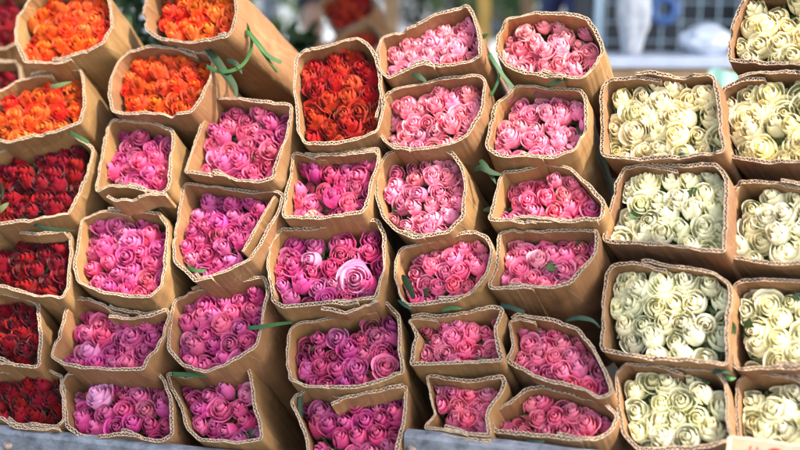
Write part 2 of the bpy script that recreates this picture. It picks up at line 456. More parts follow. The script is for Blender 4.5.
def sleeve_mesh(name, P, seam, seed, parent, kraft, flip=False, length=0.40, taper=.28, rough=1.0, path=None):
    T = 0.0066; SK = 0.0013; FL = 0.0012; PER = 0.0084
    p, nr, arc, q, q2 = path or make_path(P, seam, flip)
    n = len(p); c = np.mean(np.array(P), axis=0)
    sd = seed * 7.13
    sq = np.array([max(.45, min(1.12, .92 + .5 * fbm(a * 13, sd, 12) + .25 * fbm(a * 60, sd, 13))) for a in arc])
    nick = np.array([max(0, fbm(a * 24, sd, 21) - .38) * .030 + max(0, fbm(a * 70, sd, 22) - .42) * .012 for a in arc]) * rough
    rim = -nick + np.array([rough * (.0052 * fbm(a * 11, sd, 0) + .0034 * fbm(a * 38, sd, 3) + .0012 * fbm(a * 130, sd, 4)) for a in arc]) - q * .004 + q2 * .003
    wob = np.array([rough * (.0040 * fbm(a * 17, sd, 7) + .0020 * fbm(a * 42, sd, 8)) for a in arc])
    # frayed tiny crush of the flutes
    crush = np.array([.0009 * fbm(a * 120, sd, 9) for a in arc])
    depths = [x for x in [0, .004, .012, .026, .045, .07, .10, .14, .19, .25, .32] if x < length - .004] + [length]
    def pos(k_off, d, j):
        sc = 1 - taper * max(0, d - .03) ** 1.25
        return sc
    V, F, FM, UVc = [], [], [], []
    def grid(rows, m, flipn=False):
        b = len(V)
        k = len(rows)
        for row, ds in rows:
            V.extend(map(tuple, row)); UVc.extend([(a, d) for a, d in zip(arc, ds)])
        for i in range(k - 1):
            for j in range(n - 1):
                f = (b + i * n + j, b + i * n + j + 1, b + (i + 1) * n + j + 1, b + (i + 1) * n + j)
                F.append(f[::-1] if flipn else f); FM.append(m)
    centre = []
    for d in depths:
        sc = 1 - taper * max(0, d - .03) ** 1.25
        cr = np.array([fbm(a * 11, d * 14 + sd, 2) * .0055 * min(1, d / .07) + fbm(a * 26, d * 34 + sd, 5) * .0012 * min(1, d / .04) for a in arc]) if d > 0 else np.zeros(n)
        pp = c + (p - c) * sc + nr * (wob * max(.15, 1 - d / .05) + cr)[:, None]
        z = rim * max(0, 1 - d / .14) - d
        centre.append((pp, z))
    def skin(off, upto, m, flipn, cut=0):
        rows = []
        for (pp, z), d in list(zip(centre, depths))[:upto]:
            w = pp + nr * off[:, None]
            rows.append((np.column_stack([w, z - (cut if d == 0 else 0)]), np.full(n, d)))
        grid(rows, m, flipn)
    h = T / 2 * sq
    skin(h + crush, len(depths), 0, False)
    skin(-h + crush, len(depths), 0, True)
    skin(h - SK + crush, 4, 2, True)
    skin(-h + SK + crush, 4, 2, False)
    pp, z = centre[0]
    for o1, o2 in ((h, h - SK), (-h + SK, -h)):
        grid([(np.column_stack([pp + nr * (o1 + crush)[:, None], z]), np.zeros(n)), (np.column_stack([pp + nr * (o2 + crush)[:, None], z]), np.zeros(n))], 1)
    # the wavy flute between the liners
    A = h - SK * 1.0
    phs = np.array([1.6 * fbm(a * 30, sd, 15) for a in arc])
    wv = np.sin(arc * 2 * math.pi / PER + phs) * A
    low = .0003 + np.abs(crush) * 1.0
    z0 = z - low
    zb = centre[3][1]; pb = centre[3][0]
    # flute thickness is measured along the sheet's normal, wider where the wave is steep
    th = FL / 2 * np.sqrt(1 + (A * 2 * math.pi / PER * np.cos(arc * 2 * math.pi / PER)) ** 2)
    for sg, fn in ((1, False), (-1, True)):
        grid([(np.column_stack([pp + nr * np.clip(wv + sg * th, -A, A)[:, None], z0]), np.zeros(n)),
              (np.column_stack([pb + nr * np.clip(wv + sg * th, -A, A)[:, None], zb]), np.zeros(n))], 2, fn)
    grid([(np.column_stack([pp + nr * np.clip(wv + th, -A, A)[:, None], z0]), np.zeros(n)),
          (np.column_stack([pp + nr * np.clip(wv - th, -A, A)[:, None], z0]), np.zeros(n))], 1)
    # close the two cut ends of the sheet
    b = len(V)
    for j, fl in ((0, False), (n - 1, True)):
        b = len(V)
        for (pp_, z_), d in zip(centre, depths):
            for o in (h, -h):
                V.append((*(pp_[j] + nr[j] * o[j]), z_[j])); UVc.append((arc[j], d))
        for i in range(len(depths) - 1):
            f = (b + 2 * i, b + 2 * i + 1, b + 2 * i + 3, b + 2 * i + 2)
            F.append(f); FM.append(1 if i < 2 else 0)
    o = link(name, V, F, [kraft, M['edge'], M['flute']], parent, FM, True)
    me = o.data
    uvl = me.uv_layers.new(name='sheet')
    li = np.empty(len(me.loops), dtype=np.int32); me.loops.foreach_get('vertex_index', li)
    uvl.data.foreach_set('uv', np.array(UVc, dtype=np.float32)[li].ravel())
    S = Sleeve(); S.obj = o; S.arc = arc; S.nr = nr; S.centre = centre; S.depths = depths; S.h = T / 2 * 1.1; S.p = p; S.n = n
    return S

def on_sheet(S, s, d, inside=True, lift=.0007):
    """a point on the inner or outer face of the sheet at arc s and depth d below the rim"""
    j = int(np.clip(np.searchsorted(S.arc if S.arc[-1] > S.arc[0] else S.arc[::-1], s), 0, S.n - 1))
    i = max(0, min(len(S.depths) - 2, int(np.searchsorted(S.depths, d)) - 1))
    f = (d - S.depths[i]) / (S.depths[i + 1] - S.depths[i])
    p0, z0 = S.centre[i]; p1, z1 = S.centre[i + 1]
    pp = p0[j] * (1 - f) + p1[j] * f; z = z0[j] * (1 - f) + z1[j] * f
    o = (-S.h - lift) if inside else (S.h + lift)
    return (*(pp + S.nr[j] * o), z)

def arc_near(S, uv):
    return S.arc[int(np.argmin(np.linalg.norm(S.p - np.array(uv), axis=1)))]

def sheet_strip(S, mb, pts, width, inside=True):
    """ink line on the board through (arc, depth) points"""
    for (s0, d0), (s1, d1) in zip(pts[:-1], pts[1:]):
        L = math.hypot(s1 - s0, d1 - d0); k = max(1, int(L / .004))
        ns, nd = -(d1 - d0) / L * width / 2, (s1 - s0) / L * width / 2
        vs = []
        for i in range(k + 1):
            t = i / k; s, d = s0 + (s1 - s0) * t, d0 + (d1 - d0) * t
            vs.append(on_sheet(S, s + ns, max(.001, d + nd), inside)); vs.append(on_sheet(S, s - ns, max(.001, d - nd), inside))
        mb.add(vs, [(2 * i, 2 * i + 1, 2 * i + 3, 2 * i + 2) for i in range(k)])

# ------------------------------------------------------------------ a wrapped bunch of roses
GROUP = {'orange': 'orange rose bunches in the pile', 'fire': 'orange rose bunches in the pile', 'red': 'red rose bunches in the pile',
         'magenta': 'magenta rose bunches in the pile', 'pink': 'pink rose bunches in the pile', 'white': 'cream white rose bunches in the pile', 'cream': 'cream white rose bunches in the pile'}
SIZE = {'orange': .0345, 'fire': .0365, 'red': .0345, 'magenta': .0342, 'pink': .0308, 'white': .0368, 'cream': .0368}
SHAPES = {'orange': MID + TIGHT[2:], 'fire': FRILL + MID[:2], 'red': MID + TIGHT[1:], 'magenta': TIGHT + MID + MID[3:], 'pink': MID + MID + FRILL[:1] + WIDE[:1] + TIGHT[2:], 'white': MID + TIGHT + MID[:4] + WIDE[:1], 'cream': MID + TIGHT + MID[:4] + WIDE[:1]}
BUNCH = {}
NB = [0]

def inside_dist(P, q):
    """signed distance (positive inside) from q to polygon P"""
    n = len(P); a = P; b = np.roll(P, -1, 0)
    e = b - a; w = q - a
    t = np.clip((w * e).sum(1) / ((e * e).sum(1) + 1e-12), 0, 1)
    pr = a + e * t[:, None]; d = np.linalg.norm(q - pr, axis=1); k = int(np.argmin(d))
    cr = ((a[:, 1] <= q[1]) & (b[:, 1] > q[1]) | (b[:, 1] <= q[1]) & (a[:, 1] > q[1]))
    xs = a[:, 0] + (q[1] - a[:, 1]) / np.where(np.abs(e[:, 1]) < 1e-9, 1e-9, e[:, 1]) * e[:, 0]
    ins = np.sum(cr & (xs > q[0])) % 2 == 1
    return (d[k] if ins else -d[k]), pr[k]

def scatter(P, d, fixed, seed):
    r = np.random.default_rng(seed)
    lo, hi = P.min(0), P.max(0); m = d * .32
    cand = []
    ang = r.uniform(-.2, .2); ca, sa = math.cos(ang), math.sin(ang); c = P.mean(0)
    row = 0
    for y in np.arange(-.2, .2, d * .84):
        row += 1
        for x in np.arange(-.2, .2, d * .97):
            q = np.array([x + (row % 2) * d * .48, y]) + r.normal(0, d * .13, 2)
            q = c + np.array([q[0] * ca - q[1] * sa, q[0] * sa + q[1] * ca])
            if inside_dist(P, q)[0] > m * .5: cand.append(q)
    pts = [np.array(f) for f, _ in fixed]; nf = len(pts); fr = [d * (.36 + .42 * k_) for _, k_ in fixed]
    pts += [q for q in cand if all(np.linalg.norm(q - f) > k_ for f, k_ in zip(pts[:nf], fr))]
    pts = np.array(pts)
    for rnd in range(3):
      if rnd:
        add = []
        for _ in range(500):
            q = r.uniform(lo, hi)
            if inside_dist(P, q)[0] > m and np.linalg.norm(pts - q, axis=1).min() > d * (.80 if rnd == 1 else .74) and all(np.linalg.norm(q - f) > k_ for f, k_ in zip(pts[:nf], fr)) and all(np.linalg.norm(q - f) > d * .8 for f in add):
                add.append(q)
        if add: pts = np.vstack([pts, add])
      for it in range(30):
          mv = np.zeros_like(pts)
          for i in range(len(pts)):
              df = pts[i] - pts; ds = np.linalg.norm(df, axis=1); ds[i] = 9
              k = ds < d * .95
              if k.any(): mv[i] = (df[k] / ds[k][:, None] * (d * .95 - ds[k])[:, None]).sum(0) * .22
          mv[:nf] = 0
          for f, k_ in zip(pts[:nf].copy(), fr):
              df = pts - f; ds = np.linalg.norm(df, axis=1) + 1e-9; kk = (ds < k_) & (np.arange(len(pts)) >= nf)
              mv[kk] += df[kk] / ds[kk][:, None] * (k_ - ds[kk])[:, None] * .5
          pts += mv
          for i in range(nf, len(pts)):
              dd, pr = inside_dist(P, pts[i])
              if dd < m:
                  dirc = (pts[i] - pr) if dd > 0 else (pr - pts[i])
                  pts[i] = pr + dirc / (np.linalg.norm(dirc) + 1e-9) * m
    return pts

def fit_inside(o, P, back, gap=.0065):
    """petals that would go through the board are pressed back against it"""
    src = o.data; nv = len(src.vertices)
    co = np.empty(nv * 3, dtype=np.float32); src.vertices.foreach_get('co', co); co = co.reshape(-1, 3)
    mtx = np.array(Matrix.LocRotScale(o.location, o.rotation_euler, o.scale))
    w = co @ mtx[:3, :3].T + mtx[:3, 3]
    q = w[:, :2]
    a = P; b = np.roll(P, -1, 0); e = b - a
    area = np.sum(a[:, 0] * b[:, 1] - b[:, 0] * a[:, 1])
    wq = q[:, None, :] - a[None]
    t = np.clip((wq * e[None]).sum(2) / ((e * e).sum(1)[None] + 1e-12), 0, 1)
    pr = a[None] + e[None] * t[..., None]
    ds = np.linalg.norm(q[:, None, :] - pr, axis=2); k = ds.argmin(1); ix = np.arange(nv)
    d = ds[ix, k]
    cr = (a[None, :, 1] <= q[:, 1:2]) != (b[None, :, 1] <= q[:, 1:2])
    xs = a[None, :, 0] + (q[:, 1:2] - a[None, :, 1]) / np.where(np.abs(e[None, :, 1]) < 1e-9, 1e-9, e[None, :, 1]) * e[None, :, 0]
    ins = (cr & (xs > q[:, 0:1])).sum(1) % 2 == 1
    sd = np.where(ins, d, -d)
    bad = sd < gap
    if not bad.any(): return
    nrm = np.stack([-e[:, 1], e[:, 0]], 1); nrm /= np.linalg.norm(nrm, axis=1)[:, None]
    if area < 0: nrm = -nrm
    soft = gap + np.clip(sd, -.02, gap) * .12
    w[bad, :2] = pr[ix, k][bad] + nrm[k][bad] * soft[bad][:, None]
    inv = np.linalg.inv(mtx)
    me = src.copy()
    me.vertices.foreach_set('co', (w @ inv[:3, :3].T + inv[:3, 3]).astype(np.float32).ravel())
    me.update(); o.data = me

def flap(key, pts, z=0.0, depth=.05, out=0.0):
    """a loose strip of the same board, bent over or tucked beside the rim"""
    B = BUNCH[key]; P = np.array([B.loc(*q) for q in pts])
    d = np.linalg.norm(np.diff(P, axis=0), axis=1); cum = np.concatenate([[0], np.cumsum(d)])
    n = int(cum[-1] / .0015); s_ = np.linspace(0, cum[-1], n)
    p = np.stack([np.interp(s_, cum, P[:, 0]), np.interp(s_, cum, P[:, 1])], -1)
    for _ in range(12): p[1:-1] = (p[:-2] + p[1:-1] * 2 + p[2:]) / 4
    tg = np.gradient(p, axis=0); tg /= np.linalg.norm(tg, axis=1)[:, None]
    nr = np.stack([tg[:, 1], -tg[:, 0]], -1)
    NB[0] += 1
    S = sleeve_mesh('flap', P, None, NB[0] + 50, B.S.obj, M['kraft'], False, depth, out, 1.0, (p, nr, s_, np.zeros(n), np.zeros(n)))
    S.obj.location = (0, 0, z)
    return S

def bunch(key, kind, rim, ax, ay, label, seam=None, push=0.0, flip=False, special=(), depth=0.026, leaves=2, kraft='kraft', tint=None, warm_side=0.0, size=None, taper=.28):
    NB[0] += 1; seed = NB[0]
    rim = np.array(rim, float)
    cpx = rim.mean(0)
    C0 = hit(cpx[0], cpx[1], O, NF)
    vc = CAM - C0; vc /= np.linalg.norm(vc)
    C0 = C0 + vc * push
    w = vc - RIGHT * math.tan(R(ax)) + UP * math.tan(R(ay)); w /= np.linalg.norm(w)
    u = RIGHT - w * np.dot(RIGHT, w); u /= np.linalg.norm(u)
    v = np.cross(w, u)
    def loc(px, py, dz=0.0):
        p = hit(px, py, C0 - w * dz, w) - C0
        return np.array([p @ u, p @ v])
    P = np.array([loc(*q) for q in rim])
    back = 0.40
    base = C0 - w * back
    rot = Matrix((u, v, w)).transposed()
    root = empty('rose_bunch', label, 'rose bunch', base.tolist(), rot, GROUP[kind])
    # parts live in the bunch's own frame; shift so the rim is at z = back
    if seam is None: seam = tuple(rim[int(rng.integers(len(rim)))])
    S = sleeve_mesh('cardboard_sleeve', P, loc(*seam), seed, root, M[kraft], flip, back, taper)
    S.obj.location = (0, 0, back)
    d = size or SIZE[kind]
    r = random.Random(seed * 31)
    Pin = P
    area = abs(0.5 * np.sum(P[:, 0] * np.roll(P[:, 1], -1) - np.roll(P[:, 0], -1) * P[:, 1])); er = math.sqrt(area / math.pi)
    fixed = [(loc(q_[0], q_[1], depth - .02), q_[3]) for q_ in special]
    pts = scatter(Pin, d, fixed, seed)
    cen = P.mean(0)
    for i, q in enumerate(pts):
        sp = special[i] if i < len(special) else None
        if sp and sp[2]: me = sp[2]
        else: me = r.choice(SHAPES[kind])
        dist = np.linalg.norm(q - cen) / er
        dome = .012 * (1 - min(1.3, dist) ** 2) + r.gauss(0, .0045)
        o = bpy.data.objects.new('rose', rose_data(me, kind)); COL.objects.link(o); o.parent = root
        scl = d / .0475 * (1.25 * sp[3] if sp else r.uniform(1.20, 1.50) * (1.10 if kind in ('white', 'cream') else 1))
        if sp: dome = .020
        hgt = .040 * scl
        o.location = (q[0], q[1], back - depth - hgt + dome)
        tl = .26
        out = (q - cen) / er
        tx, ty = r.gauss(0, tl * .6) - out[1] * .16, r.gauss(0, tl * .6) + out[0] * .16
        if sp: tx, ty = .30, .22
        o.rotation_euler = (tx, ty, r.uniform(0, 6.28))
        o.scale = (scl, scl, scl * r.uniform(.95, 1.1))
        dd = inside_dist(Pin, q)[0]
        if dd < .040:
            fit_inside(o, P, back)
        pale = max(0, min(.9, r.gauss(.07, .13))); wm = max(0, min(.8, r.gauss(.04, .09)))
        if tint: pale = max(0, min(.95, pale + tint[0])); wm = max(0, min(.9, wm + tint[1]))
        if warm_side: wm = max(0, min(.8, wm + warm_side * (0.5 - (q[1] - cen[1]) / (2 * er)) * r.uniform(.3, 1.3)))
        if sp and len(sp) > 4: pale, wm = sp[4], sp[5]
        o.color = (pale, wm, r.uniform(.82, 1.08) if not sp else 1.04, 1)
    # stems and leaves that fill the wrap under the blooms
    mbf = MB(); sc_ = .93
    cpl = cen + (P - cen) * sc_
    mbf.add([(x, y, back - .150) for x, y in cpl], [tuple(range(len(cpl)))])
    lo_, hi_ = P.min(0), P.max(0); nl = 0
    for _ in range(600):
        q = np.array([r.uniform(lo_[0], hi_[0]), r.uniform(lo_[1], hi_[1])])
        if inside_dist(P, q)[0] < .016: continue
        z = back - depth - r.uniform(.028, .075); a = r.uniform(0, 6.28); t1 = r.uniform(-.5, .5); t2 = r.uniform(-.5, .5); L_ = .015
        dx, dy = math.cos(a) * L_, math.sin(a) * L_
        mbf.add([(q[0] - dx, q[1] - dy, z - t1 * L_), (q[0] + dy * .5, q[1] - dx * .5, z + t2 * L_), (q[0] + dx, q[1] + dy, z + t1 * L_), (q[0] - dy * .5, q[1] + dx * .5, z - t2 * L_)], [(0, 1, 2, 3)], (1 if nl % 7 else 0) if kind in ('white', 'cream') else (1 if nl % 4 else 0))
        nl += 1
        if nl > 170: break
    mbf.build('foliage', [M['pale_leaf'] if kind in ('white', 'cream') else M['leaf'], M[kind]], root)
    for i in range(leaves):
        q = pts[r.randrange(len(pts))] + np.array([r.gauss(0, d * .45), r.gauss(0, d * .45)])
        if inside_dist(P, q)[0] < .008: continue
        o = bpy.data.objects.new('leaf', r.choice(LEAVES)); COL.objects.link(o); o.parent = root
        o.location = (q[0], q[1], back - depth - .030)
        o.rotation_euler = (R(60 + r.uniform(-20, 20)), r.uniform(-.4, .4), r.uniform(0, 6.28))
        o.scale = [r.uniform(.7, 1.0)] * 3
    B = Sleeve(); B.root = root; B.S = S; B.loc = loc; B.C0 = C0; B.u, B.v, B.w = u, v, w; B.back = back; B.P = P; B.rot = rot; B.base = base
    BUNCH[key] = B
    return B

W_ = WIDE
# column of orange over red
bunch('A1', 'orange', [(16,43),(17,17),(28,1),(45,-10),(95,-14),(108,-3),(113,27),(104,43),(80,53),(57,62),(26,62)], 27, 31, 'bright orange rose bunch topmost above the red column, front of its wrap split and lapped', (68,57))
bunch('A2', 'orange', [(-14,118),(-8,96),(13,83),(45,71),(79,68),(84,85),(85,106),(80,122),(45,133),(10,142),(-10,138)], 27, 31, 'orange rose bunch resting directly on the top dark red bunch, pale leaf on its blooms', (35,76))
bunch('A3', 'red', [(-14,205),(-12,160),(10,147),(47,138),(76,137),(93,149),(89,170),(68,213),(50,217),(0,222),(-12,218)], 27, 31, 'brightest sunlit red rose bunch, topmost of the reds, green bud at its edge', (-10,190))
bunch('A4', 'red', [(-14,284),(-14,235),(0,227),(36,229),(66,231),(71,248),(69,288),(63,298),(33,294),(0,285)], 27, 29, 'dark red rose bunch with a green leaf strip across the lap in its top edge', (28,231))
bunch('A5', 'red', [(-14,360),(-14,300),(0,293),(20,296),(38,303),(41,345),(37,366),(0,362)], 26, 28, 'dark red rose bunch directly on the lowest red bunch, torn front edge with loose flap', (12,363))
bunch('A6', 'red', [(-14,420),(-14,376),(0,371),(43,370),(60,373),(64,390),(65,418),(58,426),(12,424),(0,418)], 26, 28, 'lowest dark red rose bunch resting on the grey metal side', (14,423))
# orange over magenta
bunch('B1', 'orange', [(149,-14),(144,14),(147,30),(160,38),(187,43),(200,41),(229,36),(234,27),(236,10),(234,-12),(200,-20)], 34, 31, 'orange rose bunch with green tie knotted round its long sunlit wrap', (215,40), push=.02)
bunch('B2', 'orange', [(109,96),(112,76),(119,60),(130,50),(150,46),(190,50),(207,53),(212,59),(210,78),(200,100),(190,112),(167,115),(130,113),(113,110)], 28, 31, 'orange rose bunch just above the magenta bunches, long leaf hanging at its side', (180,50))
bunch('B3', 'magenta', [(96,191),(103,150),(107,128),(112,120),(130,121),(160,124),(173,131),(171,160),(168,190),(160,193),(140,188),(110,185)], 27, 30, 'magenta rose bunch tinged coral, directly under the lower of two neighbouring orange bunches', (130,187), warm_side=.55)
bunch('B4', 'magenta', [(75,265),(78,240),(82,219),(100,213),(123,210),(160,212),(167,226),(167,258),(163,286),(150,297),(107,294),(80,283)], 27, 30, 'magenta rose bunch with rounded rim in full sun, beside the leaf-strip red bunch', (115,211), warm_side=.45)
bunch('B5', 'magenta', [(52,356),(60,330),(69,304),(80,298),(115,309),(147,313),(166,306),(171,313),(163,337),(144,369),(120,370),(67,366)], 27, 28, 'magenta rose bunch whose dented top edge sags between two raised corners', (125,311))
bunch('B6', 'magenta', [(62,384),(67,373),(110,374),(157,371),(165,380),(171,397),(173,434),(162,440),(127,434),(83,438),(68,427)], 25, 28, 'magenta rose bunch on the metal side holding one large very pale lilac bloom', (140,437), special=[(98,395,W_[1],1.25,.7,0)])
# magenta
bunch('C3', 'magenta', [(211,97),(229,99),(267,102),(291,105),(288,130),(279,155),(272,178),(260,183),(217,174),(185,172),(195,140),(205,115)], 27, 30, 'magenta rose bunch with pink-orange blooms beneath the green tied orange bunch', (222,174), tint=(.08,.06), warm_side=.4)
bunch('C4', 'magenta', [(186,184),(220,187),(247,192),(279,190),(284,196),(275,215),(262,240),(252,258),(225,272),(197,280),(176,262),(172,245),(180,210)], 27, 30, 'magenta rose bunch in skewed wrap with doubled side flap folded inside', (208,275))
bunch('C5', 'magenta', [(174,302),(200,287),(233,281),(264,277),(267,290),(262,330),(254,348),(225,365),(205,372),(180,363),(169,350),(171,322)], 26, 29, 'magenta rose bunch with bright green string end poking over its side', (215,283))
bunch('C6', 'magenta', [(167,373),(190,377),(225,371),(250,367),(253,400),(260,428),(262,438),(240,443),(200,440),(186,426),(181,405),(172,388)], 27, 28, 'magenta rose bunch with broad bare brown wrap side near the bottom', (215,373))
# centre
bunch('D2', 'fire', [(295,88),(297,58),(307,50),(335,43),(357,38),(367,43),(377,57),(380,83),(383,103),(377,131),(360,138),(327,143),(305,142),(298,131)], 17, 30, 'orange-red two tone rose bunch standing alone above the central magenta column', (377,108), size=.039)
bunch('D3', 'magenta', [(293,153),(313,156),(345,151),(379,147),(378,162),(371,182),(367,207),(362,213),(330,217),(283,217),(286,195),(290,170)], 18, 30, 'magenta rose bunch with yellow-green half closed bud, under the orange-red bunch', (316,154), warm_side=.3, leaves=1)
bunch('D4', 'magenta', [(268,262),(272,242),(282,228),(310,230),(343,224),(376,219),(384,235),(383,270),(377,297),(350,303),(310,304),(282,307),(272,299)], 18, 29, 'magenta rose bunch with one huge fully open pale pink bloom', (330,304), special=[(351,268,GARDEN[0],1.42,.78,.08),(311,251,TIGHT[1],1.25,.55,0)])
bunch('D5', 'magenta', [(287,353),(290,330),(297,323),(333,318),(367,310),(385,302),(397,315),(401,345),(402,372),(373,383),(343,389),(310,387),(289,379)], 18, 28, 'magenta rose bunch with a peach edged open bloom, directly on the lowest central bunch', (350,314), special=[(379,361,W_[1],1.12,.45,.4)])
bunch('D6', 'magenta', [(293,405),(295,394),(310,389),(340,394),(375,392),(406,386),(403,420),(398,450),(390,468),(312,468),(306,440),(300,418)], 18, 28, 'lowest magenta rose bunch of the centre, with a cardboard flap bent over it', (345,394), push=.01)
# pink
bunch('E1', 'pink', [(378,56),(381,38),(398,32),(433,17),(467,5),(475,18),(480,40),(482,56),(470,61),(437,65),(420,64),(400,73),(388,78),(380,70)], 20, 34, 'pink rose bunch with raised slanting back wall at the very top', (428,64), tint=(.26,.10))
bunch('E2', 'pink', [(379,118),(383,100),(390,91),(433,80),(479,75),(486,81),(481,113),(466,136),(450,144),(420,149),(395,148),(381,137)], 20, 31, 'salmon pink rose bunch second from the top, under the slant backed bunch', (400,149), tint=(.18,.16))
bunch('E3', 'pink', [(375,190),(380,166),(387,152),(405,149),(440,150),(454,154),(464,172),(466,190),(462,217),(448,233),(415,237),(398,231),(381,215)], 20, 24, 'pink rose bunch in round drum-like wrap packed level with pale blooms', (412,236), depth=.03, tint=(.22,0))
bunch('E4', 'pink', [(395,279),(396,257),(402,249),(433,240),(475,232),(488,239),(493,250),(488,273),(473,289),(455,299),(425,304),(405,303)], 18, 27, 'pink rose bunch with a single green leaf standing at its inner corner', (450,301), leaves=1, depth=.03)
bunch('E5', 'pink', [(410,364),(414,350),(418,334),(408,320),(420,316),(467,313),(493,306),(503,309),(495,330),(502,361),(450,363)], 17, 27, 'pink rose bunch in pinched wrap with both sides bent inwards', (440,314))
bunch('E6', 'pink', [(423,428),(433,412),(430,390),(426,376),(440,376),(467,382),(503,377),(505,385),(489,412),(490,436),(460,433)], 17, 27, 'lowest pink rose bunch in small buckled wrap over the bolted metal edge', (450,432))
bunch('F1', 'pink', [(495,50),(498,33),(508,18),(530,14),(560,14),(587,19),(597,32),(603,50),(597,65),(583,78),(550,75),(527,71),(507,65)], 14, 33, 'peach pink rose bunch with red printed lines inside its wrap, highest beside the cream roses', (552,75), tint=(.28,.26))
bunch('F2', 'pink', [(487,148),(490,128),(495,105),(516,86),(550,87),(582,90),(587,101),(586,127),(574,150),(555,157),(527,156),(500,156)], 15, 33, 'pink rose bunch with violet handwriting on the inside of its wrap', (540,157), tint=(.22,.05))
bunch('F3', 'pink', [(489,220),(494,205),(503,171),(517,171),(547,165),(573,168),(597,195),(605,203),(600,219),(570,221),(520,221)], 15, 28, 'pink rose bunch with a loose pale strip of board along its front edge', (530,220), tint=(.05,.0))
bunch('F4', 'pink', [(490,286),(497,263),(500,233),(513,230),(550,231),(597,230),(597,245),(590,262),(571,281),(555,287),(525,286),(497,289)], 15, 28, 'rich pink rose bunch in smooth wide wrap whose one side slants inward below', (520,287))
bunch('F5', 'pink', [(507,360),(514,345),(509,322),(520,315),(545,319),(577,327),(593,347),(605,370),(612,393),(600,397),(567,384),(533,375)], 14, 27, 'pink rose bunch in sagging tilted wrap with a green knot above its rim', (530,318))
bunch('F6', 'pink', [(490,413),(510,403),(527,388),(540,386),(573,393),(605,404),(617,415),(612,430),(595,441),(573,439),(533,435),(495,431)], 13, 27, 'lowest pink rose bunch, low and wide in a flattened wrap beside the cream column', (555,437))
# cream
bunch('G2', 'cream', [(601,128),(602,96),(607,82),(650,75),(712,75),(719,92),(721,130),(724,151),(680,156),(633,160),(603,157)], 16, 24, 'sunlit cream rose bunch topmost of the inner cream column, board lapped at the back', (648,75), kraft='kraft_white', depth=.022, tint=(-.05,.0))
bunch('G3', 'white', [(603,240),(608,217),(617,182),(624,168),(663,165),(718,165),(728,177),(727,210),(725,252),(667,245)], 16, 24, 'cream rose bunch second from the top of the inner cream column', (664,165), kraft='kraft_white', depth=.022, tint=(.06,.10))
bunch('G4', 'white', [(603,350),(603,300),(607,273),(613,265),(650,263),(716,272),(730,284),(729,310),(726,364),(683,360),(633,356)], 15, 22, 'pale cream rose bunch third down the inner cream column, directly above the lowest', (655,265), kraft='kraft_white', depth=.020, tint=(.06,.14))
bunch('G5', 'white', [(615,375),(626,364),(665,366),(714,371),(724,383),(729,420),(731,440),(690,449),(640,449),(625,435),(618,402)], 15, 22, 'lowest greenish cream rose bunch beside the lowest pink bunch, rounded bottom corner', (680,369), kraft='kraft_white', depth=.020, tint=(.06,.16))
bunch('H1', 'cream', [(729,60),(730,35),(735,18),(748,-6),(800,-14),(828,-8),(834,30),(826,65),(780,63)], 16, 26, 'yellowish cream rose bunch highest of all the cream bunches', (790,-12), kraft='kraft_white', depth=.022, tint=(-.05,.02))
bunch('H2', 'cream', [(721,128),(720,102),(725,88),(747,75),(790,71),(830,75),(838,120),(832,165),(790,162),(730,158)], 16, 24, 'cream rose bunch directly under the highest cream bunch, outer column', (768,72), kraft='kraft_white', depth=.022, tint=(0,.04))
bunch('H3', 'white', [(726,257),(728,220),(732,192),(740,181),(790,183),(835,185),(842,230),(836,266),(770,263)], 16, 24, 'cream rose bunch in the middle of the outer cream column', (800,183), kraft='kraft_white', depth=.022, tint=(.1,.1))
bunch('H4', 'white', [(733,335),(735,286),(745,280),(790,282),(835,283),(842,320),(836,365),(790,366),(745,370),(734,366)], 15, 22, 'greenish cream rose bunch second from the bottom of the outer cream column', (790,367), kraft='kraft_white', depth=.020, tint=(.05,.14))
bunch('H5', 'white', [(737,430),(737,384),(746,375),(800,378),(838,380),(842,430),(838,458),(770,452),(741,448)], 15, 22, 'lowest cream rose bunch of the outer column, behind the red printed carton', (800,378), kraft='kraft_white', depth=.020, tint=(.06,.16))

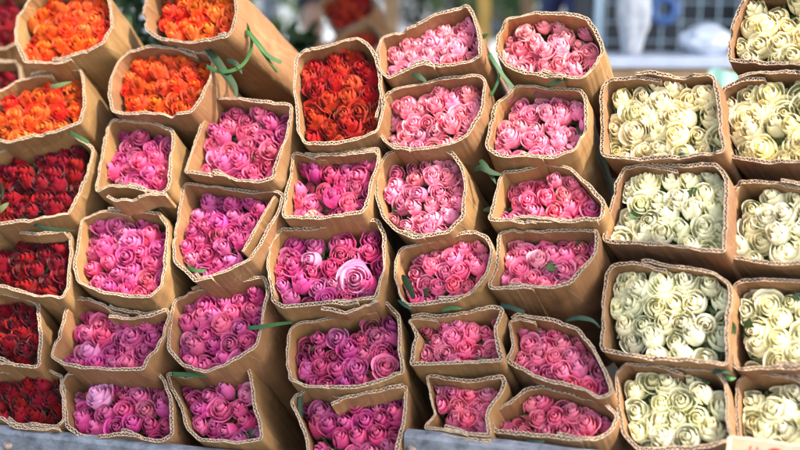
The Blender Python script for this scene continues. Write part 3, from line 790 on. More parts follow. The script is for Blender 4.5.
# ------------------------------------------------------------------ ties, leaves, print
def strip_world(name, pts, width, m, parent, twist=0.0, thick=.00025, nrm=None):
    """a flat ribbon through world points, in the frame of its bunch"""
    P = [Vector(p) for p in pts]
    # resample with Catmull-Rom
    Q = []
    for i in range(len(P) - 1):
        a, b, c, d = P[max(0, i - 1)], P[i], P[i + 1], P[min(len(P) - 1, i + 2)]
        for k in range(8):
            t = k / 8
            Q.append(.5 * ((2 * b) + (c - a) * t + (2 * a - 5 * b + 4 * c - d) * t * t + (3 * b - a - 3 * c + d) * t ** 3))
    Q.append(P[-1])
    n = len(Q); V, F = [], []
    inv = parent.matrix_world.inverted()
    base_n = Vector(nrm if nrm is not None else (-FWD).tolist())
    for i, q in enumerate(Q):
        t = (Q[min(n - 1, i + 1)] - Q[max(0, i - 1)]).normalized()
        nn = base_n - t * base_n.dot(t); nn.normalize()
        sd = t.cross(nn)
        an = twist * i / n; sd2 = sd * math.cos(an) + nn * math.sin(an); nn2 = nn * math.cos(an) - sd * math.sin(an)
        w = width(i / (n - 1)) if callable(width) else width
        for s_, zz in ((-1, .0016), (0, -.0022), (1, .0016)):
            V.append(inv @ (q + sd2 * w * s_ / 2 + nn2 * (zz * min(1, w / .008) + thick)))
        for s_, zz in ((-1, .0016), (0, -.0022), (1, .0016)):
            V.append(inv @ (q + sd2 * w * s_ / 2 + nn2 * (zz * min(1, w / .008) - thick)))
    for i in range(n - 1):
        b = i * 6
        F += [(b, b + 1, b + 7, b + 6), (b + 1, b + 2, b + 8, b + 7), (b + 4, b + 3, b + 9, b + 10), (b + 5, b + 4, b + 10, b + 11), (b + 3, b, b + 6, b + 9), (b + 2, b + 5, b + 11, b + 8)]
    F += [(0, 3, 4, 1), (1, 4, 5, 2)]
    return link(name, [tuple(v) for v in V], F, m, parent)

def px_pts(pl, fwd, k=1.0):
    out = []
    for q in pl:
        p = hit(q[0], q[1], O, NF); v = CAM - p; v /= np.linalg.norm(v)
        out.append((p + v * ((q[2] if len(q) > 2 else fwd) * k)).tolist())
    return out

def leafw(w): return lambda t: .56 * w * max(.06, math.sin(math.pi * min(1, .10 + t * .88)) ** .9)

def tie(key, pl, w, m='tie', fwd=.01, name='green_tie', twist=0.6):
    return strip_world(name, px_pts(pl, fwd, .62), w, M[m], BUNCH[key].root, twist)
# leaf ties, leaves and string ends seen between the bunches
tie('B1', [(206,66,.02),(220,72,.035),(237,69,.04),(248,58,.03),(252,40,.02),(245,20,.01)], .007, 'tie', name='green_tie')
tie('B1', [(248,32,.02),(258,44,.03),(268,56,.03),(281,63,.02)], .009, 'tie', name='green_tie')
tie('B1', [(246,30,.025),(258,46,.035),(266,58,.03),(277,72,.02)], .007, 'tie', name='green_tie', twist=1.4)
tie('B2', [(205,47,.0),(215,58,.025),(224,72,.035),(234,86,.035),(237,98,.03)], leafw(.030), 'long_leaf', name='long_leaf', twist=.5)
tie('B2', [(226,60,.03),(236,64,.04),(242,74,.03)], leafw(.018), 'long_leaf', name='long_leaf')
tie('A2', [(50,87,-.02),(58,86,-.005),(72,82,-.005)], leafw(.020), 'pale_leaf', .0, 'leaf')
tie('A3', [(70,133,.02),(80,138,.022),(88,143,.02)], .008, 'tie', name='green_tie')
tie('A4', [(32,224,.02),(44,228,.026),(58,230,.022),(76,231,.016)], leafw(.016), 'long_leaf', name='long_leaf', twist=.2)
tie('C5', [(248,328,.022),(262,327,.03),(276,325,.03),(292,323,.02)], .008, 'tie', name='green_tie', twist=1.2)
tie('C5', [(172,374,.004),(190,375,.012),(208,376,.008)], .009, 'tie', name='green_tie')
tie('C4', [(187,267,-.01),(196,271,.0),(206,271,-.005)], .007, 'tie', name='green_tie')
tie('D6', [(303,388,-.03),(300,400,-.03),(300,420,-.03)], .009, 'tie_dark', name='green_tie')
#tie('D2', [(264,66,-.06),(276,60,-.06),(288,62,-.06)], leafw(.03), 'pale_leaf', name='leaf')
#tie('D2', [(268,98,-.06),(280,84,-.06),(290,76,-.06)], leafw(.03), 'pale_leaf', name='leaf')
tie('E1', [(412,74,.018),(419,77,.026),(427,83,.02)], leafw(.020), 'long_leaf', name='leaf')
tie('E1', [(489,54,.01),(495,64,.012),(503,76,.0),(513,88,-.02)], .008, 'tie', name='green_tie')
tie('E1', [(491,96,-.02),(497,84,-.01),(500,72,-.01)], .005, 'tie', name='green_tie')
tie('F1', [(548,86,.01),(560,81,.02),(573,78,.015)], leafw(.016), 'long_leaf', name='leaf')
tie('E3', [(474,170,.0),(482,168,.02),(492,173,.02),(502,175,.01)], leafw(.022), 'long_leaf', name='leaf')
tie('E3', [(480,160,.0),(486,168,.014),(496,184,.01)], leafw(.020), 'long_leaf', name='leaf')
tie('E4', [(414,299,-.02),(410,288,.0),(405,279,.01),(402,275,.005)], leafw(.024), 'long_leaf', name='long_leaf')
tie('E4', [(398,300,.0),(406,306,.012),(412,309,.01)], leafw(.012), 'tie_dark', name='leaf')
tie('E5', [(442,311,.01),(452,308,.016),(462,309,.01)], leafw(.013), 'tie', name='leaf')
tie('F5', [(500,305,-.01),(512,308,.0),(524,313,.0)], .008, 'tie_dark', name='green_tie')
tie('F5', [(566,321,.012),(578,318,.022),(592,321,.018),(600,328,.01)], leafw(.015), 'tie_dark', name='green_tie', twist=1.1)
tie('F6', [(526,440,.012),(536,443,.018),(545,441,.012)], leafw(.014), 'tie_dark', name='green_tie')
tie('G3', [(678,156,.01),(684,155,.02),(691,157,.012)], leafw(.012), 'tie', name='green_tie')
tie('G5', [(712,373,.012),(722,371,.024),(733,376,.015)], leafw(.016), 'tie_dark', name='green_tie', twist=1.3)
tie('G5', [(724,376,.012),(730,379,.024),(736,378,.015)], leafw(.012), 'tie', name='green_tie')
tie('A3', [(-3,214,.0),(3,208,.012),(9,203,.01)], leafw(.022), 'pale_leaf', name='leaf')
tie('A3', [(2,200,-.01),(3,190,.0),(0,180,.0)], leafw(.010), 'long_leaf', name='leaf')
tie('D3', [(314,155,-.02),(320,157,-.03),(332,158,-.03)], leafw(.012), 'long_leaf', name='leaf')

flap('D6', [(334,409),(346,403),(372,397),(405,389)], .016, .04)
flap('C4', [(243,252),(250,240),(263,216),(277,198)], .004, .09)
flap('B5', [(110,317),(128,319),(150,316),(166,310)], .006, .03)
flap('D4', [(322,308),(345,311),(362,306),(378,300)], .0, .03)
flap('A6', [(10,426),(30,430),(60,431)], .004, .03)
flap('E6', [(442,436),(462,439),(490,441)], .004, .03)
flap('B3', [(108,197),(118,204),(132,200),(150,194),(166,195)], .004, .05)
flap('D3', [(316,158),(345,156),(376,153)], .008, .03)
flap('A4', [(22,235),(40,236),(66,234)], .010, .03)
flap('F3', [(521,217),(545,219),(570,222),(598,222)], .006, .02)

# the half closed yellow-green bud at the edge of one magenta bunch
def bud(key, px, py):
    B = BUNCH[key]; q = B.loc(px, py, .012)
    o = bpy.data.objects.new('rosebud', rose_data(TIGHT[0], 'bud')); COL.objects.link(o); o.parent = B.root
    o.location = (q[0], q[1], B.back - .045); o.rotation_euler = (.5, -.9, .4); o.scale = (.72, .72, .85); o.color = (.1, 0, 1, 1)
M['bud'] = petal_material('bud_petal', (0.80, 0.22, 0.36), (0.62, 0.66, 0.24), (0.34, 0.48, 0.12), (0.60, 0.62, 0.22), (0.80, 0.3, 0.4), 0.5)
bud('D3', 313, 204)

# print and handwriting inside the wraps
def text_outline(body, size):
    cu = bpy.data.curves.new('writing', 'FONT'); cu.body = body; cu.size = size; cu.resolution_u = 2; cu.shear = .35 if len(body) > 2 else 0
    t = bpy.data.objects.new('writing', cu); COL.objects.link(t)
    dg = bpy.context.evaluated_depsgraph_get(); dg.update()
    me = t.evaluated_get(dg).to_mesh()
    vs = [tuple(v.co) for v in me.vertices]; fs = [tuple(p.vertices) for p in me.polygons]
    t.evaluated_get(dg).to_mesh_clear(); bpy.data.objects.remove(t); bpy.data.curves.remove(cu)
    return vs, fs

def ink(key, px0, px1, draw, m, name):
    """draw(mb, strip, s0, s1) works in arc along the wall from px0 to px1 and depth"""
    B = BUNCH[key]; S = B.S
    s0, s1 = arc_near(S, B.loc(*px0)), arc_near(S, B.loc(*px1))
    mb = MB(); draw(mb, lambda pts, w: sheet_strip(S, mb, pts, w), s0, s1, S)
    if mb.v:
        o = mb.build(name, M[m], S.obj)
        return o

def frames(mb, st, s0, s1, S):
    st([(s0, .010), (s1, .010)], .0011); st([(s0, .030), (s1, .030)], .0013)
    st([(s0, .010), (s0, .045)], .0013); st([(s1, .010), (s1, .045)], .0013)
    for k in range(1, 3): st([(s0 + (s1 - s0) * .03, .010 + .007 * k), (s0 + (s1 - s0) * .9, .010 + .007 * k)], .0006)
ink('F1', (512,17), (553,14.5), frames, 'red_ink', 'printed_lines')
ink('F1', (563,14.6), (585,18.5), frames, 'red_ink', 'printed_lines')
ink('F1', (499.5,30), (506,20), frames, 'red_ink', 'printed_lines')
def band(mb, st, s0, s1, S):
    st([(s0, .021), (s1, .021)], .0012)
ink('F2', (496,104), (515,87.5), band, 'red_ink', 'printed_lines')
ink('F2', (522,86.5), (580,90), lambda mb, st, s0, s1, S: st([(s0, .006), (s1, .006)], .0011), 'red_ink', 'printed_lines')
ink('F2', (489,138), (494,110), lambda mb, st, s0, s1, S: (st([(s0, .012), (s1, .012)], .0014), st([(s0 * .4 + s1 * .6, .03), (s0 * .3 + s1 * .7, .045)], .004)), 'red_ink', 'printed_lines')
def scrawl(body, size, top, mirror):
    vs, fs = text_outline(body, size)
    wid = max(v[0] for v in vs) or 1
    def draw(mb, st, s0, s1, S):
        out = []
        for x, y, z in vs:
            f = x / wid; f = 1 - f if mirror else f
            out.append(on_sheet(S, s0 + (s1 - s0) * f, max(.002, top + (size * .72 - y) + .0012 * math.sin(f * 9) + .15 * y * 0), True))
        mb.add(out, fs)
    return draw
ink('F2', (530,87), (571,89.5), scrawl('MCold', .021, .008, False), 'violet_ink', 'handwriting')
ink('F2', (505,97), (514,88.8), scrawl('%o6', .016, .006, False), 'violet_ink', 'handwriting')
ink('E4', (396.3,262), (399,253), scrawl('Nia', .010, .012, False), 'dark_ink', 'handwriting')
def square(mb, st, s0, s1, S): st([(s0, .024), (s1, .024)], .009)
ink('D2', (336,43.5), (342,42), square, 'red_ink', 'printed_mark')

# ------------------------------------------------------------------ the steel bed the pile leans on
M['steel'] = plain('worn_galvanised_steel', (0.15, 0.158, 0.172), 0.6, 0.35, var=0.55, scale=34, bump=.35)
M['bolt'] = plain('rusty_bolt', (0.20, 0.15, 0.12), 0.6, 0.5, var=.5, scale=90)
M['asphalt'] = plain('worn_paving', (0.11, 0.105, 0.10), 0.9, var=0.4, scale=40, bump=.3)
M['mat'] = plain('gap_shade_black', (0.008, 0.007, 0.006), .95, var=.3, scale=30, spec=.15)  # near black stands in for the shade in gaps between bunches
bed = empty('truck_bed', 'grey steel truck bed with bolted side rail under the lowest bunches', 'truck bed', (0, 0.35, 0))
def rail(pa, pb, fwd, bolts):
    a, b = [Vector(p) for p in px_pts([pa, pb], fwd)]
    b.z = b.z * .5 + a.z * .5 - abs(b.z - a.z) * .5 if False else b.z
    t = (b - a).normalized()
    back = Vector((-t.y, t.x, 0)); back = back if back.y > 0 else -back
    back.normalize(); dn = Vector((0, 0, -1))
    prof = [(.022, .0), (.022, .004), (.006, .004), (.0015, .0025), (0, -.002), (0, -.050), (.012, -.056), (.012, -.20), (.016, -.20), (.016, -.052), (.005, -.045), (.005, 0)]
    V, F = [], []; n = len(prof)
    K = 16
    for i in range(K + 1):
        p = a.lerp(b, i / K)
        for (x, z) in prof: V.append(p + back * x + Vector((0, 0, z + .0012 * noise.noise(Vector((i * .7, x * 30, 2))))) - Vector((0, .35, 0)))
    for i in range(K):
        for j in range(n): F.append((i * n + j, i * n + (j + 1) % n, (i + 1) * n + (j + 1) % n, (i + 1) * n + j))
    F.append(tuple(range(n))); F.append(tuple(K * n + j for j in range(n))[::-1])
    o = link('side_rail', [tuple(v) for v in V], F, M['steel'], bed, smooth=False)
    for u, off in bolts:
        mb = MB(); c = a.lerp(b, u) + Vector((0, .0, .0)) - Vector((0, .35, 0)) + Vector((0, 0, -.026)) - back * .0005
        pts = [(0, .0105), (.0018, .0105), (.0022, .0068), (.0052, .0064), (.0068, .0045), (.0074, .0)]
        vs, fs = [], []; m = 12
        up = Vector((0, 0, 1))
        for d, r_ in pts:
            for k in range(m):
                an = 2 * math.pi * k / m; vs.append(c - back * d + (t * math.cos(an) + up * math.sin(an)) * max(r_, .0003))
        for i in range(len(pts) - 1):
            for k in range(m): fs.append((i * m + k, i * m + (k + 1) % m, (i + 1) * m + (k + 1) % m, (i + 1) * m + k))
        mb.add(vs, fs); mb.build('bolt', M['bolt'], o, True)
rail((-40, 428), (330, 469), .03, [(.136, 0), (.6, 0)])
rail((404, 436), (660, 466), .03, [(.03, 0), (.285, 0), (.6, 0)])
mb = MB(); mb.box((-1.5, -.35, .36), (1.7, 1.05, .40), bev=.004); mb.build('bed_floor', M['mat'], bed)
for sx in (-1.15, 1.3):
    for sy in (-.2, .6):
        mb = MB(); mb.box((sx - .03, sy - .03, 0), (sx + .03, sy + .03, .357), bev=.003); mb.build('leg', M['steel'], bed)

mb = MB(); mb.box((-1.5, .95, .403), (1.7, .99, .95), bev=.004); mb.build('gap_backboard', M['mat'], bed)  # black board added behind the pile to keep the gaps dark

# red printed carton at the bottom corner
M['carton'] = plain('carton_board', (0.52, 0.33, 0.22), .75, var=.12, scale=30, bump=.1)
c0 = Vector(px_pts([(732, 437)], .07)[0])
def at_z(px, py, z):
    d = ray(px, py); return Vector((CAM + d * ((z - CAM[2]) / d[2])).tolist())
e1 = (at_z(806, 447, c0.z) - c0).normalized(); e2 = Vector((e1.y, -e1.x, 0))
ct = empty('carton', 'open brown carton with red printing inside its flap, below the outer cream bunches', 'carton', (c0.x, c0.y, 0))
H_ = c0.z
def wall(p, q, n, nm):
    T = .006; V = []; F = []
    K = 24
    for i in range(K + 1):
        b = p.lerp(q, i / K); wz = .0018 * noise.noise(Vector((i * .8, p.x * 9, 1)))
        for z in (0.002, H_ - .06, H_ + wz):
            for o_ in (0, T): V.append((b.x + n.x * o_ - c0.x, b.y + n.y * o_ - c0.y, z))
    for i in range(K):
        for r_ in range(2):
            a0 = i * 6 + r_ * 2; a1 = a0 + 6
            F += [(a0, a1, a1 + 2, a0 + 2), (a0 + 1, a0 + 3, a1 + 3, a1 + 1)]
        F.append((i * 6 + 4, i * 6 + 10, i * 6 + 11, i * 6 + 5))
    F += [(0, 2, 3, 1), (2, 4, 5, 3), (K * 6, K * 6 + 1, K * 6 + 3, K * 6 + 2), (K * 6 + 2, K * 6 + 3, K * 6 + 5, K * 6 + 4)]
    return link(nm, V, F, M['carton'], ct, smooth=False)
p1 = c0 + e1 * .30; p2 = c0 + e2 * .22; p3 = p1 + e2 * .22
wl = wall(c0, p1, -e2, 'side_wall'); wall(c0 + e2 * .0005, p2, -e1, 'side_wall'); wall(p2 + e1 * .0005, p3 - e1 * .0005, e2, 'side_wall'); wall(p1 - e2 * .0065, p3, e1, 'side_wall')
mb = MB()
def flat(u, z): return tuple(e1 * u + e2 * .0012 + Vector((0, 0, H_ + z)))
vs, fs = text_outline('U', .021); mb.add([flat(.026 + x, -.0245 + y) for x, y, z in vs], fs)
n_ = 28; mb.add([flat(.066 + .016 * math.cos(2 * math.pi * k / n_), -.024 + .016 * math.sin(2 * math.pi * k / n_)) for k in range(n_)], [tuple(range(n_))])
vs, fs = text_outline('F', .016); mb.add([flat(.090 + x, -.024 + y) for x, y, z in vs], fs)
mb.build('red_print', M['red_ink'], wl)

# ------------------------------------------------------------------ ground and the market behind
def structure(o): o['kind'] = 'structure'; return o
mb = MB(); mb.add([(-60, -40, 0), (60, -40, 0), (60, 80, 0), (-60, 80, 0)], [(0, 1, 2, 3)])
structure(mb.build('ground', M['asphalt']))

M['wood'] = plain('weathered_wood', (0.36, 0.22, 0.11), .7, var=.3, scale=12, bump=.2)
M['ochre'] = plain('ochre_paint', (0.62, 0.36, 0.07), .55, var=.15)
M['sheet'] = plain('white_plastic_sheet', (0.50, 0.54, 0.62), .35, var=.1, scale=14, bump=.3)
M['bag'] = plain('white_bag', (0.60, 0.64, 0.72), .22, var=.08, scale=20, bump=.4, spec=.8)
M['sack'] = plain('grey_sack', (0.50, 0.51, 0.53), .8, var=.2, scale=20, bump=.4)
M['tarp'] = plain('pale_green_tarp', (0.36, 0.62, 0.46), .5, var=.2, scale=18, bump=.3)
M['skin'] = plain('skin', (0.46, 0.26, 0.17), .5, var=.08)
M['hair'] = plain('black_hair', (0.012, 0.011, 0.012), .4, var=.3, scale=60)
M['blue_shirt'] = plain('light_blue_shirt', (0.20, 0.36, 0.76), .8, var=.12, scale=25)
M['navy_shirt'] = plain('navy_shirt', (0.045, 0.06, 0.16), .8, var=.2, scale=25)
M['trousers'] = plain('dark_trousers', (0.05, 0.055, 0.08), .8, var=.2)
M['shoe'] = plain('shoe', (0.03, 0.03, 0.03), .5)
M['plaster'] = plain('pale_plaster', (0.20, 0.215, 0.235), .85, var=.25, scale=2.2)
M['shutter'] = plain('grey_shutter', (0.22, 0.25, 0.29), .5, .3, var=.2, scale=8)
M['glass_dark'] = plain('dark_glass', (0.03, 0.04, 0.06), .08, var=.3, scale=3)
M['frame_white'] = plain('white_frame', (0.38, 0.40, 0.42), .5, var=.1)
M['cage'] = plain('pale_blue_wire', (0.42, 0.56, 0.68), .4, .4, var=.1)
M['ring'] = plain('blue_tape', (0.06, 0.15, 0.40), .35, var=.15)
M['dark_panel'] = plain('dark_steel_panel', (0.045, 0.05, 0.065), .5, .2, var=.3)
M['umb'] = plain('roof_sheet', (0.16, 0.20, 0.26), .7, var=.2)
M['para'] = leaf_material('parasol_fabric', (0.84, 0.82, 0.76), (0.88, 0.86, 0.80), .8, .9)  # fabric of the added parasol, lets soft fill light through
M['bark'] = plain('bark', (0.10, 0.07, 0.045), .9, var=.3, scale=30, bump=.4)
M['pot'] = plain('clay_pot', (0.36, 0.15, 0.08), .8, var=.2)

def copy_bunch(key, loc, up, spin, label, group):
    src = BUNCH[key].root
    r = src.copy(); COL.objects.link(r)
    w = Vector(up).normalized(); u = Vector((1, 0, 0)); u = (u - w * u.dot(w)).normalized(); v = w.cross(u)
    r.matrix_world = Matrix.Translation(loc) @ Matrix((u, v, w)).transposed().to_4x4() @ Matrix.Rotation(spin, 4, 'Z')
    r['label'] = label; r['group'] = group
    for ch in src.children:
        if ch.name.startswith(('green_tie', 'long_leaf')): continue
        c = ch.copy(); COL.objects.link(c); c.parent = r
        for g in ch.children:
            d = g.copy(); COL.objects.link(d); d.parent = c
    return r

def table(name, label, x0, x1, y0, y1, z, top_m, leg_m, th=.03):
    t = empty(name, label, 'table', ((x0 + x1) / 2, (y0 + y1) / 2, 0)); hx, hy = (x1 - x0) / 2, (y1 - y0) / 2
    mb = MB(); mb.box((-hx, -hy, z - th), (hx, hy, z), bev=.004); mb.build('table_top', top_m, t)
    mb = MB(); mb.box((-hx + .02, -hy + .02, z - th - .072), (hx - .02, -hy + .045, z - th - .001), bev=.003); mb.build('apron', M['wood'], t)
    for sx in (-1, 1):
        for sy in (-1, 1):
            mb = MB(); cx, cy = sx * (hx - .07), sy * (hy - .09); mb.box((cx - .03, cy - .03, 0), (cx + .03, cy + .03, z - th - .001), bev=.003); mb.build('leg', leg_m, t)
    return t

# rear table with more bunches
def wpt(px, py, dist): return Vector(at(px, py, dist).tolist())
tb = table('display_table', 'wooden table behind the pile carrying blurred orange bunches and greenery', -1.15, .45, 1.35, 2.25, .86, M['wood'], M['wood'])
for key, px, py, dist, up, spin, lab in (
    ('D2', 349, 4, 3.7, (-.35, -.55, .76), .3, 'blurred orange-red bunch behind the pile, higher of two at the back'),
    ('D2', 346, 46, 3.55, (-.30, -.45, .84), 1.9, 'blurred orange-red bunch behind the pile, lower of two at the back')):
    top = wpt(px, py, dist); w = Vector(up).normalized()
    copy_bunch(key, top - w * .40, up, spin, lab, 'blurred rose bunches behind the pile')
for key, px, py, dist, up, spin, lab in (
    ('A3', -8, 22, 2.75, (.1, -.6, .7), .5, 'blurred dark red bunch in shadow behind the topmost orange bunch'),
    ('A4', -14, 82, 2.62, (.0, -.6, .7), .0, 'blurred dark red bunch behind the orange bunch with the pale leaf')):
    top = wpt(px, py, dist); w = Vector(up).normalized()
    copy_bunch(key, top - w * .40, up, spin, lab, 'blurred rose bunches behind the pile')
table('trestle_table', 'low trestle behind the orange bunches holding dark red bunches', -1.9, -1.0, .85, 1.5, .70, M['wood'], M['wood'])

M['dark_leaf'] = leaf_material('dark_leaf', (0.012, 0.032, 0.014), (0.03, 0.06, 0.025))
def foliage(name, label, cat, base, h, w, n, m, seed, leaf_l=.07, group=None):
    r = random.Random(seed); t = empty(name, label, cat, base, group=group)
    V, F = [], []
    mbs = MB()
    for k in range(14):
        a = r.uniform(0, 6.28); rr = r.uniform(.2, 1) * w
        tip = Vector((rr * math.cos(a), rr * math.sin(a), h * r.uniform(.65, 1)))
        mid = tip * .5; mid.z *= 1.15
        mbs.tube([(0.02 * math.cos(a), .02 * math.sin(a), 0), mid, tip], [.004, .003, .0015], 5)
        for q in range(n // 14):
            f = r.uniform(.25, 1.0); p = mid * (2 * f) if f < .5 else mid.lerp(tip, 2 * f - 1)
            d = Vector((r.gauss(0, 1), r.gauss(0, 1), r.gauss(.3, .7))).normalized(); sd = d.cross(Vector((r.gauss(0, 1), r.gauss(0, 1), r.gauss(0, 1)))).normalized()
            l = leaf_l * r.uniform(.6, 1.3); b = len(V)
            for tt, ww in ((0, .06), (.35, .5), (.7, .38), (1, .02)):
                for s_ in (-1, 1): V.append(tuple(p + d * l * tt + sd * s_ * ww * l * .5 + d.cross(sd) * (-.2 * l * tt * tt)))
            F += [(b, b + 1, b + 3, b + 2), (b + 2, b + 3, b + 5, b + 4), (b + 4, b + 5, b + 7, b + 6)]
    mbs.build('stems', M['stem'], t, True)
    link('leaves', V, F, m, t)
    return t
foliage('foliage_bundle', 'dark green foliage bundle standing beside the blurred orange bunches', 'foliage', tuple(wpt(272, 55, 3.9) - Vector((0, 0, .34))), .42, .16, 420, M['leaf'], 3, .08, 'foliage bundles behind the pile')
foliage('foliage_bundle', 'dark green foliage bundle right behind the green tied orange wrap', 'foliage', tuple(wpt(248, 30, 4.2) - Vector((0, 0, .38))), .40, .16, 420, M['leaf'], 4, .08, 'foliage bundles behind the pile')
foliage('foliage_bundle', 'low dark green foliage bundle at the foot of the lone orange-red bunch', 'foliage', tuple(wpt(300, 62, 3.6) - Vector((0, 0, .28))), .30, .14, 380, M['leaf'], 5, .07, 'foliage bundles behind the pile')

foliage('foliage_bundle', 'dark foliage bundle filling the gap between the two topmost orange bunches', 'foliage', tuple(wpt(138, 22, 3.0) - Vector((0, 0, .40))), .58, .22, 800, M['dark_leaf'], 8, .07, 'foliage bundles behind the pile')
foliage('foliage_bundle', 'dark foliage bundle in the shade at the outer edge behind the red bunches', 'foliage', tuple(wpt(12, 40, 3.3) - Vector((0, 0, .36))), .55, .28, 700, M['dark_leaf'], 9, .08, 'foliage bundles behind the pile')

# counter with bags behind the cream bunches
c_a, c_b = wpt(600, 57, 3.5), wpt(830, 57, 3.5)
zc = c_a.z
ctr = table('market_counter', 'white covered market counter with brown edge behind the cream bunches', c_a.x - .05, c_b.x + .5, c_a.y, c_a.y + .16, zc, M['sheet'], M['wood'], .035)

def bag(name, label, loc, sx, sy, sz, m, seed, neck=.25):
    r = random.Random(seed); V, F = [], []; n, k = 28, 14
    for i in range(k + 1):
        t = i / k
        prof = (math.sin(math.pi * min(1, .12 + t * .88)) ** .6) if t < .8 else max(.02, .62 * (1 - (t - .8) / .2) ** .5)
        for j in range(n):
            a = 2 * math.pi * j / n
            q = 1 + .34 * noise.noise(Vector((math.cos(a) * 2.2 + seed, math.sin(a) * 2.2, t * 3.4))) + .16 * noise.noise(Vector((math.cos(a) * 7, math.sin(a) * 7 + seed, t * 9)))
            V.append((sx * prof * q * math.cos(a), sy * prof * q * math.sin(a), sz * t))
    for i in range(k):
        for j in range(n): F.append((i * n + j, i * n + (j + 1) % n, (i + 1) * n + (j + 1) % n, (i + 1) * n + j))
    F.append(tuple(range(n))[::-1]); F.append(tuple(k * n + j for j in range(n)))
    o = link(name, V, F, m); o.location = loc; tag(o, label, 'bag'); return o
b1 = wpt(703, 55, 3.62); bag('plastic_bag', 'shiny white plastic bag lying on the market counter', (b1.x, c_a.y + .09, zc), .085, .065, .10, M['bag'], 2)
b2 = wpt(624, 50, 3.7); bag('cloth_sack', 'tall pale grey sack standing on the market counter', (b2.x, c_a.y + .09, zc), .05, .06, .32, M['sack'], 5, .5)
# pale green tarp hanging over the shelf behind the cream bunches
g0 = wpt(708, 71, 3.2); V, F = [], []
for i in range(25):
    for j in range(9):
        V.append((g0.x + .012 * i, g0.y + .012 * math.sin(i * 1.1) + .004 * j, g0.z - .05 * j + .008 * math.sin(i * .7)))
for i in range(24):
    for j in range(8): F.append((i * 9 + j, (i + 1) * 9 + j, (i + 1) * 9 + j + 1, i * 9 + j + 1))
tp = link('tarp', V, F, M['tarp']); md = tp.modifiers.new('thick', 'SOLIDIFY'); md.thickness = .003
tag(tp, 'pale green tarp hanging under the counter edge behind the cream bunches', 'tarp')

# wire cage trolley behind the counter, blue tape roll hung on it
cg = wpt(690, 20, 4.7)
cage = empty('wire_cage', 'dark cage trolley with pale blue wire grid behind the counter', 'cage trolley', (cg.x, cg.y, 0))
mb = MB()
for k in range(10): mb.tube([(-.36 + .08 * k, 0, .35), (-.36 + .08 * k, 0, 1.75)], .004, 6)
for k in range(18): mb.tube([(-.36, .006, .35 + .08 * k), (.36, .006, .35 + .08 * k)], .004, 6)
mb.build('wire_grid', M['cage'], cage)
mb = MB(); mb.box((-.40, .45, .30), (.40, .47, 1.80), bev=.004); mb.build('back_panel', M['dark_panel'], cage)
for sx in (-1, 1):
    mb = MB(); mb.box((sx * .39 - .015, -.015, .05), (sx * .39 + .015, .015, 1.80), bev=.003); mb.build('upright', M['cage'], cage)
    mb = MB(); mb.box((sx * .415 - .008, .02, .32), (sx * .415 + .008, .44, 1.78), bev=.003); mb.build('side_panel', M['dark_panel'], cage)
mb = MB(); mb.box((-.40, -.02, .27), (.40, .44, .297), bev=.004); mb.build('deck', M['dark_panel'], cage)
V, F = [], []; n = 40
rc = wpt(664, 9, 4.66)
for k in range(n):
    a = 2 * math.pi * k / n
    for rr, yy in ((.030, 0), (.030, -.04), (.062, -.04), (.066, -.03), (.066, 0)): V.append((rr * math.cos(a), yy, rr * math.sin(a)))
for k in range(n):
    for j in range(5): F.append((k * 5 + j, k * 5 + (j + 1) % 5, ((k + 1) % n) * 5 + (j + 1) % 5, ((k + 1) % n) * 5 + j))
rg = link('tape_roll', V, F, M['ring']); rg.location = (rc.x, cg.y - .006, rc.z); tag(rg, 'round blue tape roll hanging on the wire cage', 'tape roll')

# stall frame with painted posts
sf = empty('stall_frame', 'market stall frame with ochre and brown posts behind the pink bunches', 'stall frame', (.3, 3.4, 0))
def post(px, dist, w, m):
    p = wpt(px, 20, dist); mb = MB(); x, y = p.x - .3, p.y - 3.4
    mb.box((x - w / 2, y - w / 2, 0), (x + w / 2, y + w / 2, 2.46), bev=.006); mb.build('post', m, sf)
post(484, 5.0, .055, M['ochre']); post(391, 5.0, .07, M['wood']); post(527, 6.2, .06, M['wood']); post(556, 6.2, .06, M['ochre']); post(268, 6.2, .06, M['shutter']); post(742, 6.2, .06, M['frame_white'])
mb = MB(); mb.box((-2.6, -2.85, 2.465), (3.6, 1.6, 2.50), bev=.005); mb.build('shade_roof', M['umb'], sf)  # roof out of view, sized to shade everything behind the pile

# ------------------------------------------------------------------ people far behind
def skin_mesh(name, pts, edges, m, parent, sub=2):
    me = bpy.data.meshes.new(name); me.from_pydata([p[:3] for p in pts], edges, [])
    me.materials.append(m)
    o = bpy.data.objects.new(name, me); COL.objects.link(o); o.parent = parent
    sm = o.modifiers.new('skin', 'SKIN'); sm.use_smooth_shade = True
    for i, p in enumerate(pts):
        rr = p[3] if len(p) > 3 else .03
        me.skin_vertices[0].data[i].radius = (rr, p[4] if len(p) > 4 else rr)
    me.skin_vertices[0].data[0].use_root = True
    ss = o.modifiers.new('sub', 'SUBSURF'); ss.levels = sub; ss.render_levels = sub
    return o

